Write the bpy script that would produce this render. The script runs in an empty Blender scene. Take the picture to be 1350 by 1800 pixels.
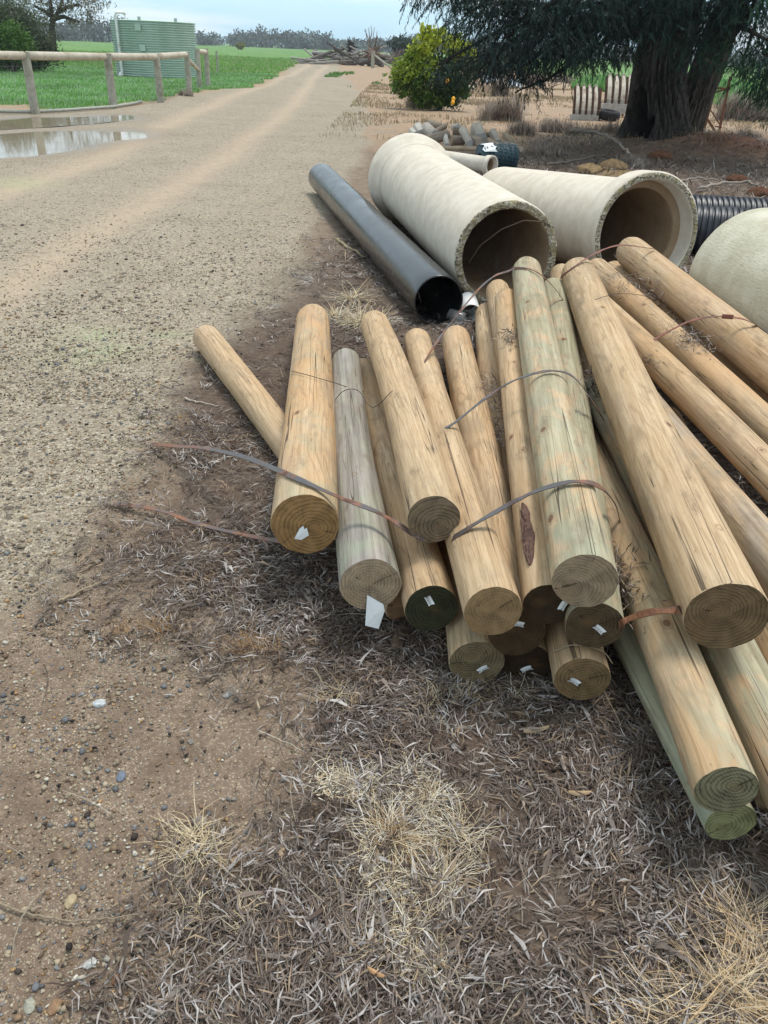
import bpy, math, random
import numpy as np
from math import sin, cos, pi, radians, sqrt, atan2
from mathutils import Vector, Matrix

C = bpy.context.scene.collection
rng = np.random.default_rng(7)
random.seed(7)

# ------------------------------------------------------------------ camera
HCAM, FPX, PITCH, ROLL = 1.5, 1380.0, radians(30.5), radians(2.2)
FWD = np.array([0, cos(PITCH), -sin(PITCH)]); UP = np.array([0, sin(PITCH), cos(PITCH)]); RT = np.array([1., 0, 0])
cd = bpy.data.cameras.new("camera"); cam = bpy.data.objects.new("camera", cd); C.objects.link(cam)
cd.sensor_fit = 'VERTICAL'; cd.sensor_height = 24; cd.lens = 24 * FPX / 1800
cd.clip_start = 0.05; cd.clip_end = 6000
X_ = cos(ROLL) * RT + sin(ROLL) * UP; Y_ = -sin(ROLL) * RT + cos(ROLL) * UP; Z_ = -FWD
cam.matrix_world = Matrix(((X_[0], Y_[0], Z_[0], 0), (X_[1], Y_[1], Z_[1], 0), (X_[2], Y_[2], Z_[2], HCAM), (0, 0, 0, 1)))
bpy.context.scene.camera = cam

# survey helpers: where a sight line meets the ground (z) or a distance (Y)
def ray(px, py):
    u = px - 675; v = py - 900; c, s = cos(ROLL), sin(ROLL)
    return RT * (u * c + v * s) / FPX - UP * (-u * s + v * c) / FPX + FWD
def G(px, py, z=0.0):
    d = ray(px, py); return np.array([0, 0, HCAM]) + d * ((z - HCAM) / d[2])
def at(px, py, Y):
    d = ray(px, py); return np.array([0, 0, HCAM]) + d * (Y / d[1])
def GP(l): return [tuple(G(*p)[:2]) for p in l]

# ------------------------------------------------------------------ light
SUN_EL, SUN_AZ = radians(74), radians(50)      # azimuth from +Y towards +X
sc = bpy.context.scene
sc.view_settings.view_transform = 'Standard'; sc.view_settings.look = 'None'
sc.view_settings.exposure = 1.05; sc.view_settings.gamma = 1.0
world = bpy.data.worlds.new("World"); sc.world = world; world.use_nodes = True

class T:
    """terse node building"""
    def __init__(s, tree): s.t = tree; s.t.nodes.clear()
    def n(s, typ, *ins, out=0, **kw):
        nd = s.t.nodes.new(typ)
        named = kw.pop('ins', {})
        for k, v in kw.items(): setattr(nd, k, v)
        for i, v in list(enumerate(ins)) + list(named.items()):
            if v is None: continue
            k = nd.inputs[i]
            if isinstance(v, bpy.types.NodeSocket): s.t.links.new(v, k)
            else:
                if k.type == 'RGBA' and len(v) == 3: v = (*v, 1)
                k.default_value = v
        return nd.outputs[out] if len(nd.outputs) else None
    def math(s, op, a, b=0.0, clamp=False): return s.n('ShaderNodeMath', a, b, operation=op, use_clamp=clamp)
    def vec(s, op, a, b=(0, 0, 0)): return s.n('ShaderNodeVectorMath', a, b, operation=op)
    def scale(s, v, k): return s.vec('MULTIPLY', v, k)
    def noise(s, v, scale=1.0, det=4.0, rough=.55, dist=0.0):
        return s.n('ShaderNodeTexNoise', ins={'Vector': v, 'Scale': scale, 'Detail': det, 'Roughness': rough, 'Distortion': dist})
    def mix(s, f, a, b, blend='MIX'):
        nd = s.t.nodes.new('ShaderNodeMix'); nd.data_type = 'RGBA'; nd.blend_type = blend
        for k, v in ((0, f), (6, a), (7, b)):
            if isinstance(v, bpy.types.NodeSocket): s.t.links.new(v, nd.inputs[k])
            else:
                if k > 0 and len(v) == 3: v = (*v, 1)
                nd.inputs[k].default_value = v
        return nd.outputs[2]
    def step(s, v, lo, hi, a=0.0, b=1.0):
        return s.n('ShaderNodeMapRange', v, lo, hi, a, b, interpolation_type='SMOOTHSTEP')
    def ramp(s, f, stops):
        nd = s.t.nodes.new('ShaderNodeValToRGB'); e = nd.color_ramp.elements
        while len(e) < len(stops): e.new(.5)
        for k, (p, c) in zip(e, stops): k.position = p; k.color = (*c, 1)
        s.t.links.new(f, nd.inputs[0]); return nd.outputs[0]
    def bump(s, h, strength=.4, dist=.01): return s.n('ShaderNodeBump', ins={'Strength': strength, 'Distance': dist, 'Height': h})
    def obj(s): return s.n('ShaderNodeTexCoord', out=3)
    def pos(s): return s.n('ShaderNodeNewGeometry', out=0)
    def attr(s, name, out=0): return s.n('ShaderNodeAttribute', attribute_name=name, out=out)
    def out(s, col, rough=.8, bump=None, spec=.3, metal=0.0, **more):
        ins = {'Base Color': col, 'Roughness': rough, 'Specular IOR Level': spec, 'Metallic': metal}
        ins.update(more)
        if bump is not None: ins['Normal'] = bump
        b = s.n('ShaderNodeBsdfPrincipled', ins=ins)
        s.n('ShaderNodeOutputMaterial', b)
def mat(name):
    m = bpy.data.materials.new(name); m.use_nodes = True; return m, T(m.node_tree)

w = T(world.node_tree)
sky = w.n('ShaderNodeTexSky', sky_type='NISHITA', sun_disc=False, sun_elevation=SUN_EL, sun_rotation=SUN_AZ)
dirv = w.n('ShaderNodeTexCoord', out=0)
cl = w.noise(w.scale(dirv, (3.2, 3.2, 26)), 1.0, 5, .55)
cl2 = w.noise(w.scale(dirv, (9, 9, 60)), 1.0, 4, .5)
zz = w.n('ShaderNodeSeparateXYZ', dirv, out=2)
dens = w.math('ADD', w.step(cl, .45, .72), w.math('MULTIPLY', w.math('SUBTRACT', cl2, .5), .35))
dens = w.math('ADD', dens, w.math('MULTIPLY', w.step(zz, .01, .10), .6), clamp=True)
thin = w.mix(.75, sky, (2.55, 4.5, 5.9))
skyc = w.mix(w.math('MULTIPLY', dens, .92), thin, (5.1, 5.55, 5.8))
w.n('ShaderNodeOutputWorld', w.n('ShaderNodeBackground', skyc, 0.1))

sd = bpy.data.lights.new("sun", 'SUN'); sd.energy = 1.35; sd.angle = radians(18); sd.color = (1, .96, .9)
sun = bpy.data.objects.new("sun", sd); C.objects.link(sun)
sdir = Vector((sin(SUN_AZ) * cos(SUN_EL), cos(SUN_AZ) * cos(SUN_EL), sin(SUN_EL)))
sun.rotation_euler = sdir.to_track_quat('Z', 'Y').to_euler(); sun.location = (0, 0, 30)

# ------------------------------------------------------------------ object helpers
def tag(o, label=None, cat=None, group=None, kind=None):
    if label: o['label'] = label
    if cat: o['category'] = cat
    if group: o['group'] = group
    if kind: o['kind'] = kind
    return o
def empty(name, loc, label, cat, group=None):
    o = bpy.data.objects.new(name, None); C.objects.link(o); o.location = [float(c) for c in loc]; o.empty_display_size = .1
    return tag(o, label, cat, group)
def link(name, me, m, parent=None, smooth=False):
    for k in (m if isinstance(m, (list, tuple)) else [m]): me.materials.append(k)
    o = bpy.data.objects.new(name, me); C.objects.link(o)
    if parent is not None: o.parent = parent
    if smooth: me.polygons.foreach_set('use_smooth', np.ones(len(me.polygons), bool))
    return o
class MB:
    """collects pieces of one mesh"""
    def __init__(s): s.v = []; s.f = []; s.m = []; s.c = []; s.k = 0
    def add(s, v, f, mi=0, col=None):
        v = np.asarray(v, float).reshape(-1, 3); s.v.append(v)
        for q in f: s.f.append([int(i) + s.k for i in q]); s.m.append(mi)
        s.c.append(np.tile(np.array(col if col is not None else (1, 1, 1), float), (len(v), 1)))
        s.k += len(v); return s
    def box(s, c, size, R=None, mi=0, taper=1.0):
        q = np.array([(x, y, z) for z in (-.5, .5) for x, y in ((-.5, -.5), (.5, -.5), (.5, .5), (-.5, .5))]) * np.array(size)
        q[4:, :2] *= taper
        if R is not None: q = q @ np.array(R).T
        return s.add(q + np.array(c), [(3, 2, 1, 0), (4, 5, 6, 7), (0, 1, 5, 4), (1, 2, 6, 5), (2, 3, 7, 6), (3, 0, 4, 7)], mi)
    def bar(s, a, b, wd, th, mi=0):
        a = np.array(a, float); b = np.array(b, float); d = b - a; L = np.linalg.norm(d); R = frame(d)
        return s.box((a + b) / 2, (wd, th, L), R, mi)
    def tube(s, pts, rad, n=8, caps=True, mi=0, col=None):
        pts = np.asarray(pts, float); m = len(pts); rad = np.broadcast_to(np.asarray(rad, float), (m,))
        tan = np.gradient(pts, axis=0); tan /= np.linalg.norm(tan, axis=1)[:, None] + 1e-12
        u = np.cross(tan[0], (0, 0, 1.) if abs(tan[0][2]) < .9 else (1., 0, 0)); u /= np.linalg.norm(u)
        a = np.linspace(0, 2 * pi, n, endpoint=False); V = []
        for i in range(m):
            u = u - tan[i] * (u @ tan[i]); u /= np.linalg.norm(u); q = np.cross(tan[i], u)
            V.append(pts[i] + rad[i] * (np.cos(a)[:, None] * u + np.sin(a)[:, None] * q))
        F = [(i * n + j, i * n + (j + 1) % n, (i + 1) * n + (j + 1) % n, (i + 1) * n + j) for i in range(m - 1) for j in range(n)]
        if caps: F += [tuple(range(n))[::-1], tuple((m - 1) * n + j for j in range(n))]
        return s.add(np.concatenate(V), F, mi, col)
    def build(s, name, m, parent=None, smooth=False, loc=None):
        V = np.concatenate(s.v)
        if loc is not None: V = V - np.array(loc)
        me = bpy.data.meshes.new(name); me.from_pydata(V.tolist(), [], s.f)
        at_ = me.attributes.new('col', 'FLOAT_COLOR', 'POINT')
        at_.data.foreach_set('color', np.concatenate([np.concatenate(s.c), np.ones((s.k, 1))], 1).ravel())
        o = link(name, me, m, parent, smooth)
        if isinstance(m, (list, tuple)): me.polygons.foreach_set('material_index', s.m)
        if loc is not None and parent is None: o.location = [float(c) for c in loc]
        return o
def frame(d, ref=(0, 0, 1.)):
    d = np.array(d, float); d /= np.linalg.norm(d); ref = np.array(ref, float)
    if abs(d @ ref) > .98: ref = np.array((0, 1., 0))
    u = np.cross(ref, d); u /= np.linalg.norm(u); return np.stack([u, np.cross(d, u), d], 1)
def big(name, V, F, m, parent=None, cols=None, smooth=False, attrs=None, loc=None):
    """large numpy mesh: V (n,3), F (k,3|4)"""
    V = np.asarray(V, np.float32)
    if loc is not None: V = V - np.array(loc, np.float32)
    F = np.asarray(F, np.int32); k = F.shape[1]; me = bpy.data.meshes.new(name)
    me.vertices.add(len(V)); me.vertices.foreach_set('co', V.ravel())
    me.loops.add(F.size); me.loops.foreach_set('vertex_index', F.ravel())
    me.polygons.add(len(F)); me.polygons.foreach_set('loop_start', np.arange(0, F.size, k, dtype=np.int32))
    me.update(calc_edges=True)
    allc = dict(attrs or {})
    if cols is not None: allc['col'] = cols
    for nm, c in allc.items():
        c = np.asarray(c, np.float32)
        if c.shape[1] == 3: c = np.concatenate([c, np.ones((len(c), 1), np.float32)], 1)
        a = me.attributes.new(nm, 'FLOAT_COLOR', 'POINT'); a.data.foreach_set('color', c.ravel())
    o = link(name, me, m, parent, smooth)
    if loc is not None and parent is None: o.location = [float(c) for c in loc]
    return o
def hash3(i, j, k):
    h = (i.astype(np.int64) * 374761393 + j.astype(np.int64) * 668265263 + k.astype(np.int64) * 2147483647 * 3) & 0x7fffffff
    h = ((h ^ (h >> 13)) * 1274126177) & 0x7fffffff
    return ((h ^ (h >> 16)) & 0xffff) / 65535.0
def vn3(x, y, z):
    x, y, z = np.broadcast_arrays(np.asarray(x, float), np.asarray(y, float), np.asarray(z, float))
    i, j, k = np.floor(x), np.floor(y), np.floor(z); f, g, h = x - i, y - j, z - k
    f = f * f * (3 - 2 * f); g = g * g * (3 - 2 * g); h = h * h * (3 - 2 * h); r = 0
    for a in (0, 1):
        for b in (0, 1):
            for c in (0, 1):
                r = r + hash3(i + a, j + b, k + c) * (f if a else 1 - f) * (g if b else 1 - g) * (h if c else 1 - h)
    return r
def fbm(x, y, z=0.0, o=3):
    r = 0; a = .5
    for q in range(o): r = r + a * vn3(np.asarray(x) * 2 ** q + q * 17.3, np.asarray(y) * 2 ** q + 9.1 * q, np.asarray(z) * 2 ** q); a *= .5
    return r / (1 - .5 ** o)
def sdf(poly, X, Y):
    """signed distance to a polygon, positive inside"""
    X = np.asarray(X, float); Y = np.asarray(Y, float); d = np.full(X.shape, 1e9); ins = np.zeros(X.shape, bool); n = len(poly)
    for i in range(n):
        x0, y0 = poly[i]; x1, y1 = poly[(i + 1) % n]; ex, ey = x1 - x0, y1 - y0
        t = np.clip(((X - x0) * ex + (Y - y0) * ey) / (ex * ex + ey * ey + 1e-12), 0, 1)
        d = np.minimum(d, np.hypot(X - x0 - t * ex, Y - y0 - t * ey))
        c = ((y0 > Y) != (y1 > Y)); xi = x0 + (Y - y0) / (y1 - y0 + (1e-12 if y1 == y0 else 0)) * ex
        ins ^= c & (X < xi)
    return np.where(ins, d, -d)
def pline(pts, X, Y):
    d = np.full(np.shape(X), 1e9)
    for (x0, y0), (x1, y1) in zip(pts[:-1], pts[1:]):
        ex, ey = x1 - x0, y1 - y0; t = np.clip(((X - x0) * ex + (Y - y0) * ey) / (ex * ex + ey * ey), 0, 1)
        d = np.minimum(d, np.hypot(X - x0 - t * ex, Y - y0 - t * ey))
    return d
def sm(x, a, b):
    t = np.clip((x - a) / (b - a), 0, 1); return t * t * (3 - 2 * t)
def unit(a): return a / (np.linalg.norm(a, axis=-1, keepdims=True) + 1e-12)
def leaf_mesh(P, D, S, L, W, curl=.1, tipw=.25, basew=.3, bend=0.0):
    """leaves: base P, direction D, side S, length L, width W -> V, F (two quads each)"""
    n = len(P); L = np.broadcast_to(L, (n,))[:, None]; W = np.broadcast_to(W, (n,))[:, None] * .5
    N = unit(np.cross(D, S)); cu = np.broadcast_to(curl, (n,))[:, None]
    mid = P + D * L * .5 + N * L * cu + S * L * np.broadcast_to(bend, (n,))[:, None]; tip = P + D * L
    V = np.stack([P - S * W * basew, P + S * W * basew, mid - S * W, mid + S * W, tip - S * W * tipw, tip + S * W * tipw], 1)
    b = np.arange(n)[:, None, None] * 6
    F = b + np.array([[0, 1, 3, 2], [2, 3, 5, 4]])[None]
    return V.reshape(-1, 3), F.reshape(-1, 4)
def rep(c, k): return np.repeat(np.asarray(c), k, axis=0)

# ------------------------------------------------------------------ lie of the land
GRASS = [(-2500, 15), (-9.99, 21.6), (-9.1, 21.6), (-8.1, 20.75), (-7.4, 22.4), (-7.1, 25.1), (-7.1, 29.5), (-6.9, 32.7), (-6.3, 37.6), (-7.0, 49),
         (-10.2, 88), (-10.6, 97.5), (-4.5, 98.5), (12, 92), (14, 60), (9, 47), (12, 36), (24, 30), (2500, 30), (2500, 2500), (-2500, 2500)]
ROAD = [(-10.47, 92), (-6.6, 96), (-4.4, 65), (-2.17, 41.7), (-0.75, 23.6), (-0.5, 16.1), (-0.7, 8.0), (-0.67, 5.5), (-0.92, 4.66), (-1.0, 3.95),
        (-0.95, 3.2), (-.95, 2.6), (-.95, 2.1), (-1.05, 1.7), (-1.5, 1.45), (-9, .9), (-60, 8), (-60, 20), (-9.2, 20.6), (-8.1, 20.1), (-7.0, 22.3), (-6.8, 25.1), (-6.8, 29.5),
        (-6.6, 32.7), (-6.0, 37.6), (-6.7, 49)]
LITTER = GP([(225, 1900), (270, 1760), (330, 1650), (470, 1530), (545, 1440), (560, 1330), (520, 1230), (430, 1140), (250, 1100), (140, 1050), (200, 960), (290, 850), (310, 740),
             (330, 660), (420, 600), (500, 540), (545, 460), (600, 390)]) + [(0.1, 8.5), (-0.1, 12), (0.6, 14.0), (2.2, 15.6), (3.2, 20), (6, 21.5), (8.5, 18.5), (11, 16), (10, 8), (5, 2), (3, 0.2), (0, 0.2)]
PUD1 = [(-8.8, 17.2), (-8.29, 18.2), (-7.8, 18.8), (-7.1, 19.6), (-6.3, 20.1), (-5.95, 19.3), (-6.4, 17.8), (-7.0, 16.7), (-7.5, 15.9), (-8.6, 16.0)]
PUD2 = [(-8.3, 14.2), (-6.95, 15.1), (-6.6, 15.7), (-6.0, 16.15), (-5.0, 16.6), (-4.65, 15.5), (-5.05, 14.5), (-5.1, 13.3), (-5.35, 12.5), (-5.8, 12.1), (-8.0, 11.2)]
TRACK1 = [(-7.4, 92), (-5.2, 55), (-3.2, 27.2), (-2.6, 12.9), (-2.65, 8.7), (-2.7, 6.8), (-2.64, 5.4), (-2.6, 3.5), (-2.6, 1)]
TRACK2 = [(-9.0, 92), (-6.6, 55), (-5.1, 21), (-4.25, 12.1), (-4.35, 9.8), (-4.4, 8.7), (-4.4, 2)]
def height(x, y):
    x = np.asarray(x, float); y = np.asarray(y, float); r = np.hypot(x, y)
    h = (fbm(x * 2.3, y * 2.3, 3.1) - .5) * .035 + (fbm(x * 9, y * 9, 1.7) - .5) * .014 * sm(r, 40, 5)
    h = h + (fbm(x * .25, y * .25, 8.0) - .5) * .22 * sm(r, 8, 25)
    h -= .022 * np.exp(-(pline(TRACK1, x, y) / .28) ** 2) + .022 * np.exp(-(pline(TRACK2, x, y) / .3) ** 2)
    flat = np.maximum(sm(sdf(PUD1, x, y), -1.2, .0), sm(sdf(PUD2, x, y), -1.2, .0))
    h = h * (1 - flat * .6) - .05 * np.maximum(sm(sdf(PUD1, x, y), -.35, .25), sm(sdf(PUD2, x, y), -.35, .25)) * (.30 + 1.35 * fbm(x * 1.3, y * 1.3, 5.5))
    h += .26 * np.exp(-(((x - 6.35) / 1.0) ** 2 + ((y - 16.4) / 1.2) ** 2)) + .22 * np.exp(-(((x - 4.9) / 1.6) ** 2 + ((y - 17.2) / 1.6) ** 2))
    h += .09 * np.exp(-(((x - 3.3) / .5) ** 2 + ((y - 12.4) / .5) ** 2)) + .3 * np.exp(-(((x - 9.0) / 1.6) ** 2 + ((y - 19.5) / 1.3) ** 2))
    h += .04 * np.exp(-(((x - .35) / .5) ** 2 + ((y - 2.5) / 1.0) ** 2)) * 0
    return h
def masks(x, y):
    n1 = fbm(x * 1.1, y * 1.1, 2.2) - .5; n2 = fbm(x * 5, y * 5, 4.4) - .5
    gr = sm(sdf(GRASS, x, y) + n1 * 1.2 * sm(np.hypot(x, y), 8, 25) + n2 * .3, -.15, .25)
    rd = sm(sdf(ROAD, x, y) + n1 * .5 + n2 * .18, -.12, .18)
    rd = np.maximum(rd, sm(1.0 - np.abs(pline([(-60, 106), (-30, 100), (-8, 97), (8, 93)], x, y)), 0, .5))
    lt = sm(sdf(LITTER, x, y) + n1 * (.45 + .5 * sm(y, 3, 8)) + n2 * .3, -.12 - .35 * sm(y, 3.5, 7), .2 + .35 * sm(y, 3.5, 7)) * (1 - .35 * sm(y, 4, 9))
    tr = np.maximum(np.exp(-(pline(TRACK1, x, y) / .26) ** 2), np.exp(-(pline(TRACK2, x, y) / .3) ** 2)) * sm(np.hypot(x, y), 3.2, 6)
    ms = np.zeros_like(n1)
    for (px, py, s) in ((165, 588, .2), (160, 622, .24), (205, 612, .15), (292, 588, .12), (20, 320, .5)):
        g = G(px, py); ms = np.maximum(ms, np.exp(-(((x - g[0]) / s) ** 2 + ((y - g[1]) / (s * .8)) ** 2)))
    wet = np.maximum(sm(sdf(PUD1, x, y), -.9, -.1), sm(sdf(PUD2, x, y), -.9, -.1))
    red = np.exp(-(((x - 6.35) / .9) ** 2 + ((y - 16.2) / 1.0) ** 2))
    straw = np.exp(-(((x - 3.3) / .45) ** 2 + ((y - 12.3) / .35) ** 2))
    return gr, rd, lt, tr, ms, wet, red, straw
def axis_lines(lo, hi, dense0, dense1, st, g, lim_lo, lim_hi):
    a = list(np.arange(dense0, dense1, st)); s = st
    while a[-1] < lim_hi: s *= g; a.append(a[-1] + s)
    s = st; b = [dense0]
    while b[-1] > lim_lo: s *= g; b.append(b[-1] - s)
    return np.array(b[:0:-1] + a)
gx = axis_lines(0, 0, -2.2, 2.4, .026, 1.036, -2200, 2200); gy = axis_lines(0, 0, .5, 6.0, .026, 1.034, -40, 2400)
XX, YY = np.meshgrid(gx, gy); nx, ny = len(gx), len(gy)
gr, rd, lt, tr, ms, wet, red, straw = masks(XX, YY)
HH = height(XX, YY) + .012 * lt * fbm(XX * 14, YY * 14, 6.6)
GV = np.stack([XX, YY, HH], -1).reshape(-1, 3)
ii = (np.arange(ny - 1)[:, None] * nx + np.arange(nx - 1)[None]).ravel()
GF = np.stack([ii, ii + 1, ii + nx + 1, ii + nx], 1)
A1 = np.stack([gr, rd, lt, tr], -1).reshape(-1, 4); A2 = np.stack([ms, wet, red, straw], -1).reshape(-1, 4)
fc = lambda a: a.reshape(-1)[GF].mean(1)
isg = fc(gr) > .5; isr = (fc(rd) > .5) & ~isg

# ------------------------------------------------------------------ ground material (one recipe, masks decide)
ground_m, t = mat("earth")
p = t.pos(); a1 = t.attr('m1'); a2 = t.attr('m2')
s1 = t.n('ShaderNodeSeparateColor', a1); 
def sep(a):
    nd = t.t.nodes.new('ShaderNodeSeparateColor'); t.t.links.new(a, nd.inputs[0]); return nd.outputs
o1 = sep(a1); o2 = sep(a2); trk = t.attr('m1', 3); stw = t.attr('m2', 3)
nf = t.noise(p, 55, 5, .6); nm = t.noise(p, 7, 5, .6); nl = t.noise(p, .9, 4, .6); nvf = t.noise(p, 170, 3, .6)
vor = t.n('ShaderNodeTexVoronoi', ins={'Vector': p, 'Scale': 85.0}, out=1)
vord = t.n('ShaderNodeTexVoronoi', ins={'Vector': p, 'Scale': 85.0}, out=0)
vor2 = t.n('ShaderNodeTexVoronoi', ins={'Vector': p, 'Scale': 34.0}, out=1)
vs = t.n('ShaderNodeSeparateColor', vor); vs2 = t.n('ShaderNodeSeparateColor', vor2)
dirt = t.ramp(nm, [(.25, (.155, .105, .072)), (.5, (.225, .16, .112)), (.75, (.285, .21, .15))])
dirt = t.mix(t.step(nf, .3, .75), t.mix(.45, dirt, (.08, .055, .04)), dirt)
vfine = t.n('ShaderNodeTexVoronoi', ins={'Vector': p, 'Scale': 300.0}, out=1); vff = t.n('ShaderNodeSeparateColor', vfine)
dirt = t.mix(t.math('MULTIPLY', t.step(vff, .80, .90), t.step(nm, .35, .6, .25, .9)), dirt, t.mix(vff, (.10, .085, .07), (.40, .33, .24)))
far = t.ramp(nm, [(.25, (.25, .155, .10)), (.5, (.36, .235, .15)), (.78, (.46, .36, .25))])
far = t.mix(t.step(t.noise(p, 1.6, 5, .65), .45, .62), far, (.30, .235, .165))
far = t.mix(t.math('MULTIPLY', t.step(nf, .5, .7), .45), far, (.13, .09, .06))
sx = t.n('ShaderNodeSeparateXYZ', p, out=1)
dirt = t.mix(t.step(sx, 12.5, 17.5), dirt, far)
gcol = t.ramp(vs, [(0, (.10, .085, .07)), (.22, (.25, .20, .145)), (.5, (.36, .29, .20)), (.8, (.46, .385, .275)), (.97, (.62, .56, .45))])
gcol = t.mix(t.step(vord, .35, .75), gcol, t.mix(.6, gcol, (.12, .09, .06)))
gbase = t.ramp(nl, [(.3, (.30, .245, .18)), (.55, (.35, .29, .215)), (.75, (.40, .33, .25))])
grav = t.mix(.62, gbase, gcol)
grav = t.mix(t.math('MULTIPLY', t.step(t.noise(p, 1.1, 5, .7), .50, .68), .30), grav, (.19, .155, .115))
grav = t.mix(t.math('MULTIPLY', t.step(vs2, .94, .96), .7), grav, (.055, .042, .034))
grav = t.mix(t.math('MULTIPLY', trk, t.step(nm, .2, .75, .95, .4)), grav, (.44, .335, .235))
lit = t.ramp(nf, [(.25, (.055, .040, .030)), (.5, (.12, .09, .068)), (.75, (.21, .165, .125))])
lit = t.mix(t.step(nm, .35, .7), t.mix(.5, lit, (.085, .045, .028)), lit)
gn = t.noise(p, 2.2, 5, .7); gn2 = t.noise(p, 26, 4, .6)
grs = t.ramp(gn, [(.25, (.075, .18, .03)), (.5, (.125, .26, .05)), (.78, (.20, .33, .11))])
grs = t.mix(t.step(gn2, .45, .75), t.mix(.4, grs, (.04, .09, .016)), grs)
grs = t.mix(t.math('MULTIPLY', t.step(t.noise(p, .5, 5, .7), .5, .66), .6), grs, (.27, .38, .20))
grs = t.mix(t.math('MULTIPLY', t.step(t.noise(t.scale(p, (.25, .8, 1)), .35, 4, .6), .56, .70), .5), grs, (.33, .33, .17))
col = t.mix(o1[1], dirt, grav)
col = t.mix(t.math('MULTIPLY', o1[2], t.step(nm, .2, .5, .7, 1)), col, lit)
col = t.mix(o2[2], col, t.mix(t.step(nm, .3, .7), (.12, .045, .022), (.21, .095, .05)))
col = t.mix(stw, col, t.mix(nf, (.25, .15, .06), (.50, .36, .18)))
mossf = t.math('MULTIPLY', o2[0], t.step(t.noise(p, 38, 4, .7), .42, .58))
col = t.mix(t.math('MULTIPLY', mossf, .6), col, (.31, .37, .19))
col = t.mix(t.math('MULTIPLY', o2[1], .6), col, t.mix(nm, (.15, .105, .065), (.25, .18, .12)))
col = t.mix(o1[0], col, grs)
hgt = t.math('ADD', t.math('MULTIPLY', nf, .6), t.math('ADD', t.math('MULTIPLY', nvf, .25), t.math('MULTIPLY', vord, -.5)))
t.out(col, t.step(o2[1], .2, 1, .92, .38), t.bump(hgt, .8, .012), spec=.25)

def part_of(sel, name):
    F = GF[sel]; used = np.unique(F); rm = np.full(len(GV), -1); rm[used] = np.arange(len(used))
    return tag(big(name, GV[used], rm[F], ground_m, smooth=True, attrs={'m1': A1[used], 'm2': A2[used]}), kind='structure')
part_of(~isg & ~isr, 'ground'); part_of(isr, 'gravel_road'); part_of(isg, 'grass_paddock')

water_m, t = mat("muddy_water")
p = t.pos(); t.out(t.mix(t.noise(p, 2.5, 3), (.22, .17, .11), (.34, .28, .20)), .045, t.bump(t.noise(p, 9, 2), .02, .01), spec=.55, IOR=1.33)
for poly, lab in ((PUD1, 'narrow muddy puddle nearer the fence, beyond the larger puddle'), (PUD2, 'larger pale muddy puddle on the near side of the track')):
    c = np.mean(poly, 0); q = [(c + (np.array(v) - c) * 1.12) for v in poly]
    mb = MB(); mb.add([(x, y, -.018) for x, y in q], [range(len(q))][::1]); o = mb.build('puddle', water_m); tag(o, kind='structure')
    if o.data.polygons[0].normal.z < 0: o.data.flip_normals()

# ------------------------------------------------------------------ materials of the things
def vcol(name, rough=.8, spec=.25, var=.35, scale=40, bump=0.0, sub=0.0):
    m, t = mat(name); c = t.attr('col'); p = t.obj(); n = t.noise(p, scale, 4, .6)
    c2 = t.mix(t.step(n, .3, .7), t.mix(var, c, (.02, .015, .01)), c)
    t.out(c2, rough, t.bump(n, bump, .004) if bump else None, spec)
    return m
def plain(name, a, b, rough=.7, spec=.3, scale=12, bump=.15, metal=0.0, dirt=None, bdist=.004):
    m, t = mat(name); p = t.obj(); n = t.noise(p, scale, 5, .6); c = t.mix(t.step(n, .3, .7), a, b)
    if dirt: c = t.mix(t.step(t.noise(p, scale * .35, 5, .7), .48, .68), c, dirt)
    t.out(c, t.step(n, .2, .8, max(rough - .08, 0), rough + .08), t.bump(t.noise(p, scale * 4, 4, .6), bump, bdist), spec, metal)
    return m
leaf_dry_m = vcol("dry_leaf", .75, .3, .25, 60)
pebble_m = vcol("pebble", .8, .3, .35, 120, .2)
twig_m = vcol("twig_bark", .85, .2, .4, 90, .3)
straw_m = vcol("straw", .8, .2, .2, 30)
foliage_m, t = mat("foliage"); c = t.attr('col')
f1 = t.n('ShaderNodeBsdfPrincipled', ins={'Base Color': c, 'Roughness': .55, 'Specular IOR Level': .3})
f2 = t.n('ShaderNodeBsdfTranslucent', t.mix(.25, c, (.25, .4, .05), 'MULTIPLY') if False else c)
t.n('ShaderNodeOutputMaterial', t.n('ShaderNodeMixShader', .22, f1, f2))

# treated pine: object colour R = green tint, G = weathered grey, B = orange warmth
wood_m, t = mat("treated_pine")
oi = t.t.nodes.new('ShaderNodeObjectInfo'); sc3 = t.t.nodes.new('ShaderNodeSeparateColor'); t.t.links.new(oi.outputs['Color'], sc3.inputs[0])
Rg, Gg, Bg = sc3.outputs; rnd = oi.outputs['Random']
raw = t.obj(); off = t.n('ShaderNodeCombineXYZ', t.math('MULTIPLY', rnd, 31.0), t.math('MULTIPLY', rnd, 17.0), t.math('MULTIPLY', rnd, 43.0))
p = t.vec('ADD', raw, off)
def sp(s): return t.scale(p, s)
streak = t.noise(sp((46, 46, 1.5)), 1.0, 7, .62); fine = t.noise(sp((150, 150, 5)), 1.0, 4, .6)
big_ = t.noise(sp((4.5, 4.5, 1.6)), 1.0, 4, .6); blot = t.noise(sp((9, 9, 5)), 1.0, 5, .65, .6); blot2 = t.noise(sp((5, 5, 2.2)), 1.0, 5, .7, 1.0)
base = t.ramp(streak, [(.22, (.29, .195, .105)), (.45, (.475, .335, .198)), (.62, (.57, .42, .265)), (.85, (.635, .505, .35))])
fine2 = t.noise(sp((300, 300, 7)), 1.0, 3, .6)
base = t.mix(t.step(fine, .45, .72, 0, .42), base, (.30, .20, .11)); base = t.mix(t.step(fine2, .5, .70, 0, .58), base, (.26, .175, .095)); base = t.mix(t.step(fine2, .46, .3, 0, .22), base, (.72, .62, .46))
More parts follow.
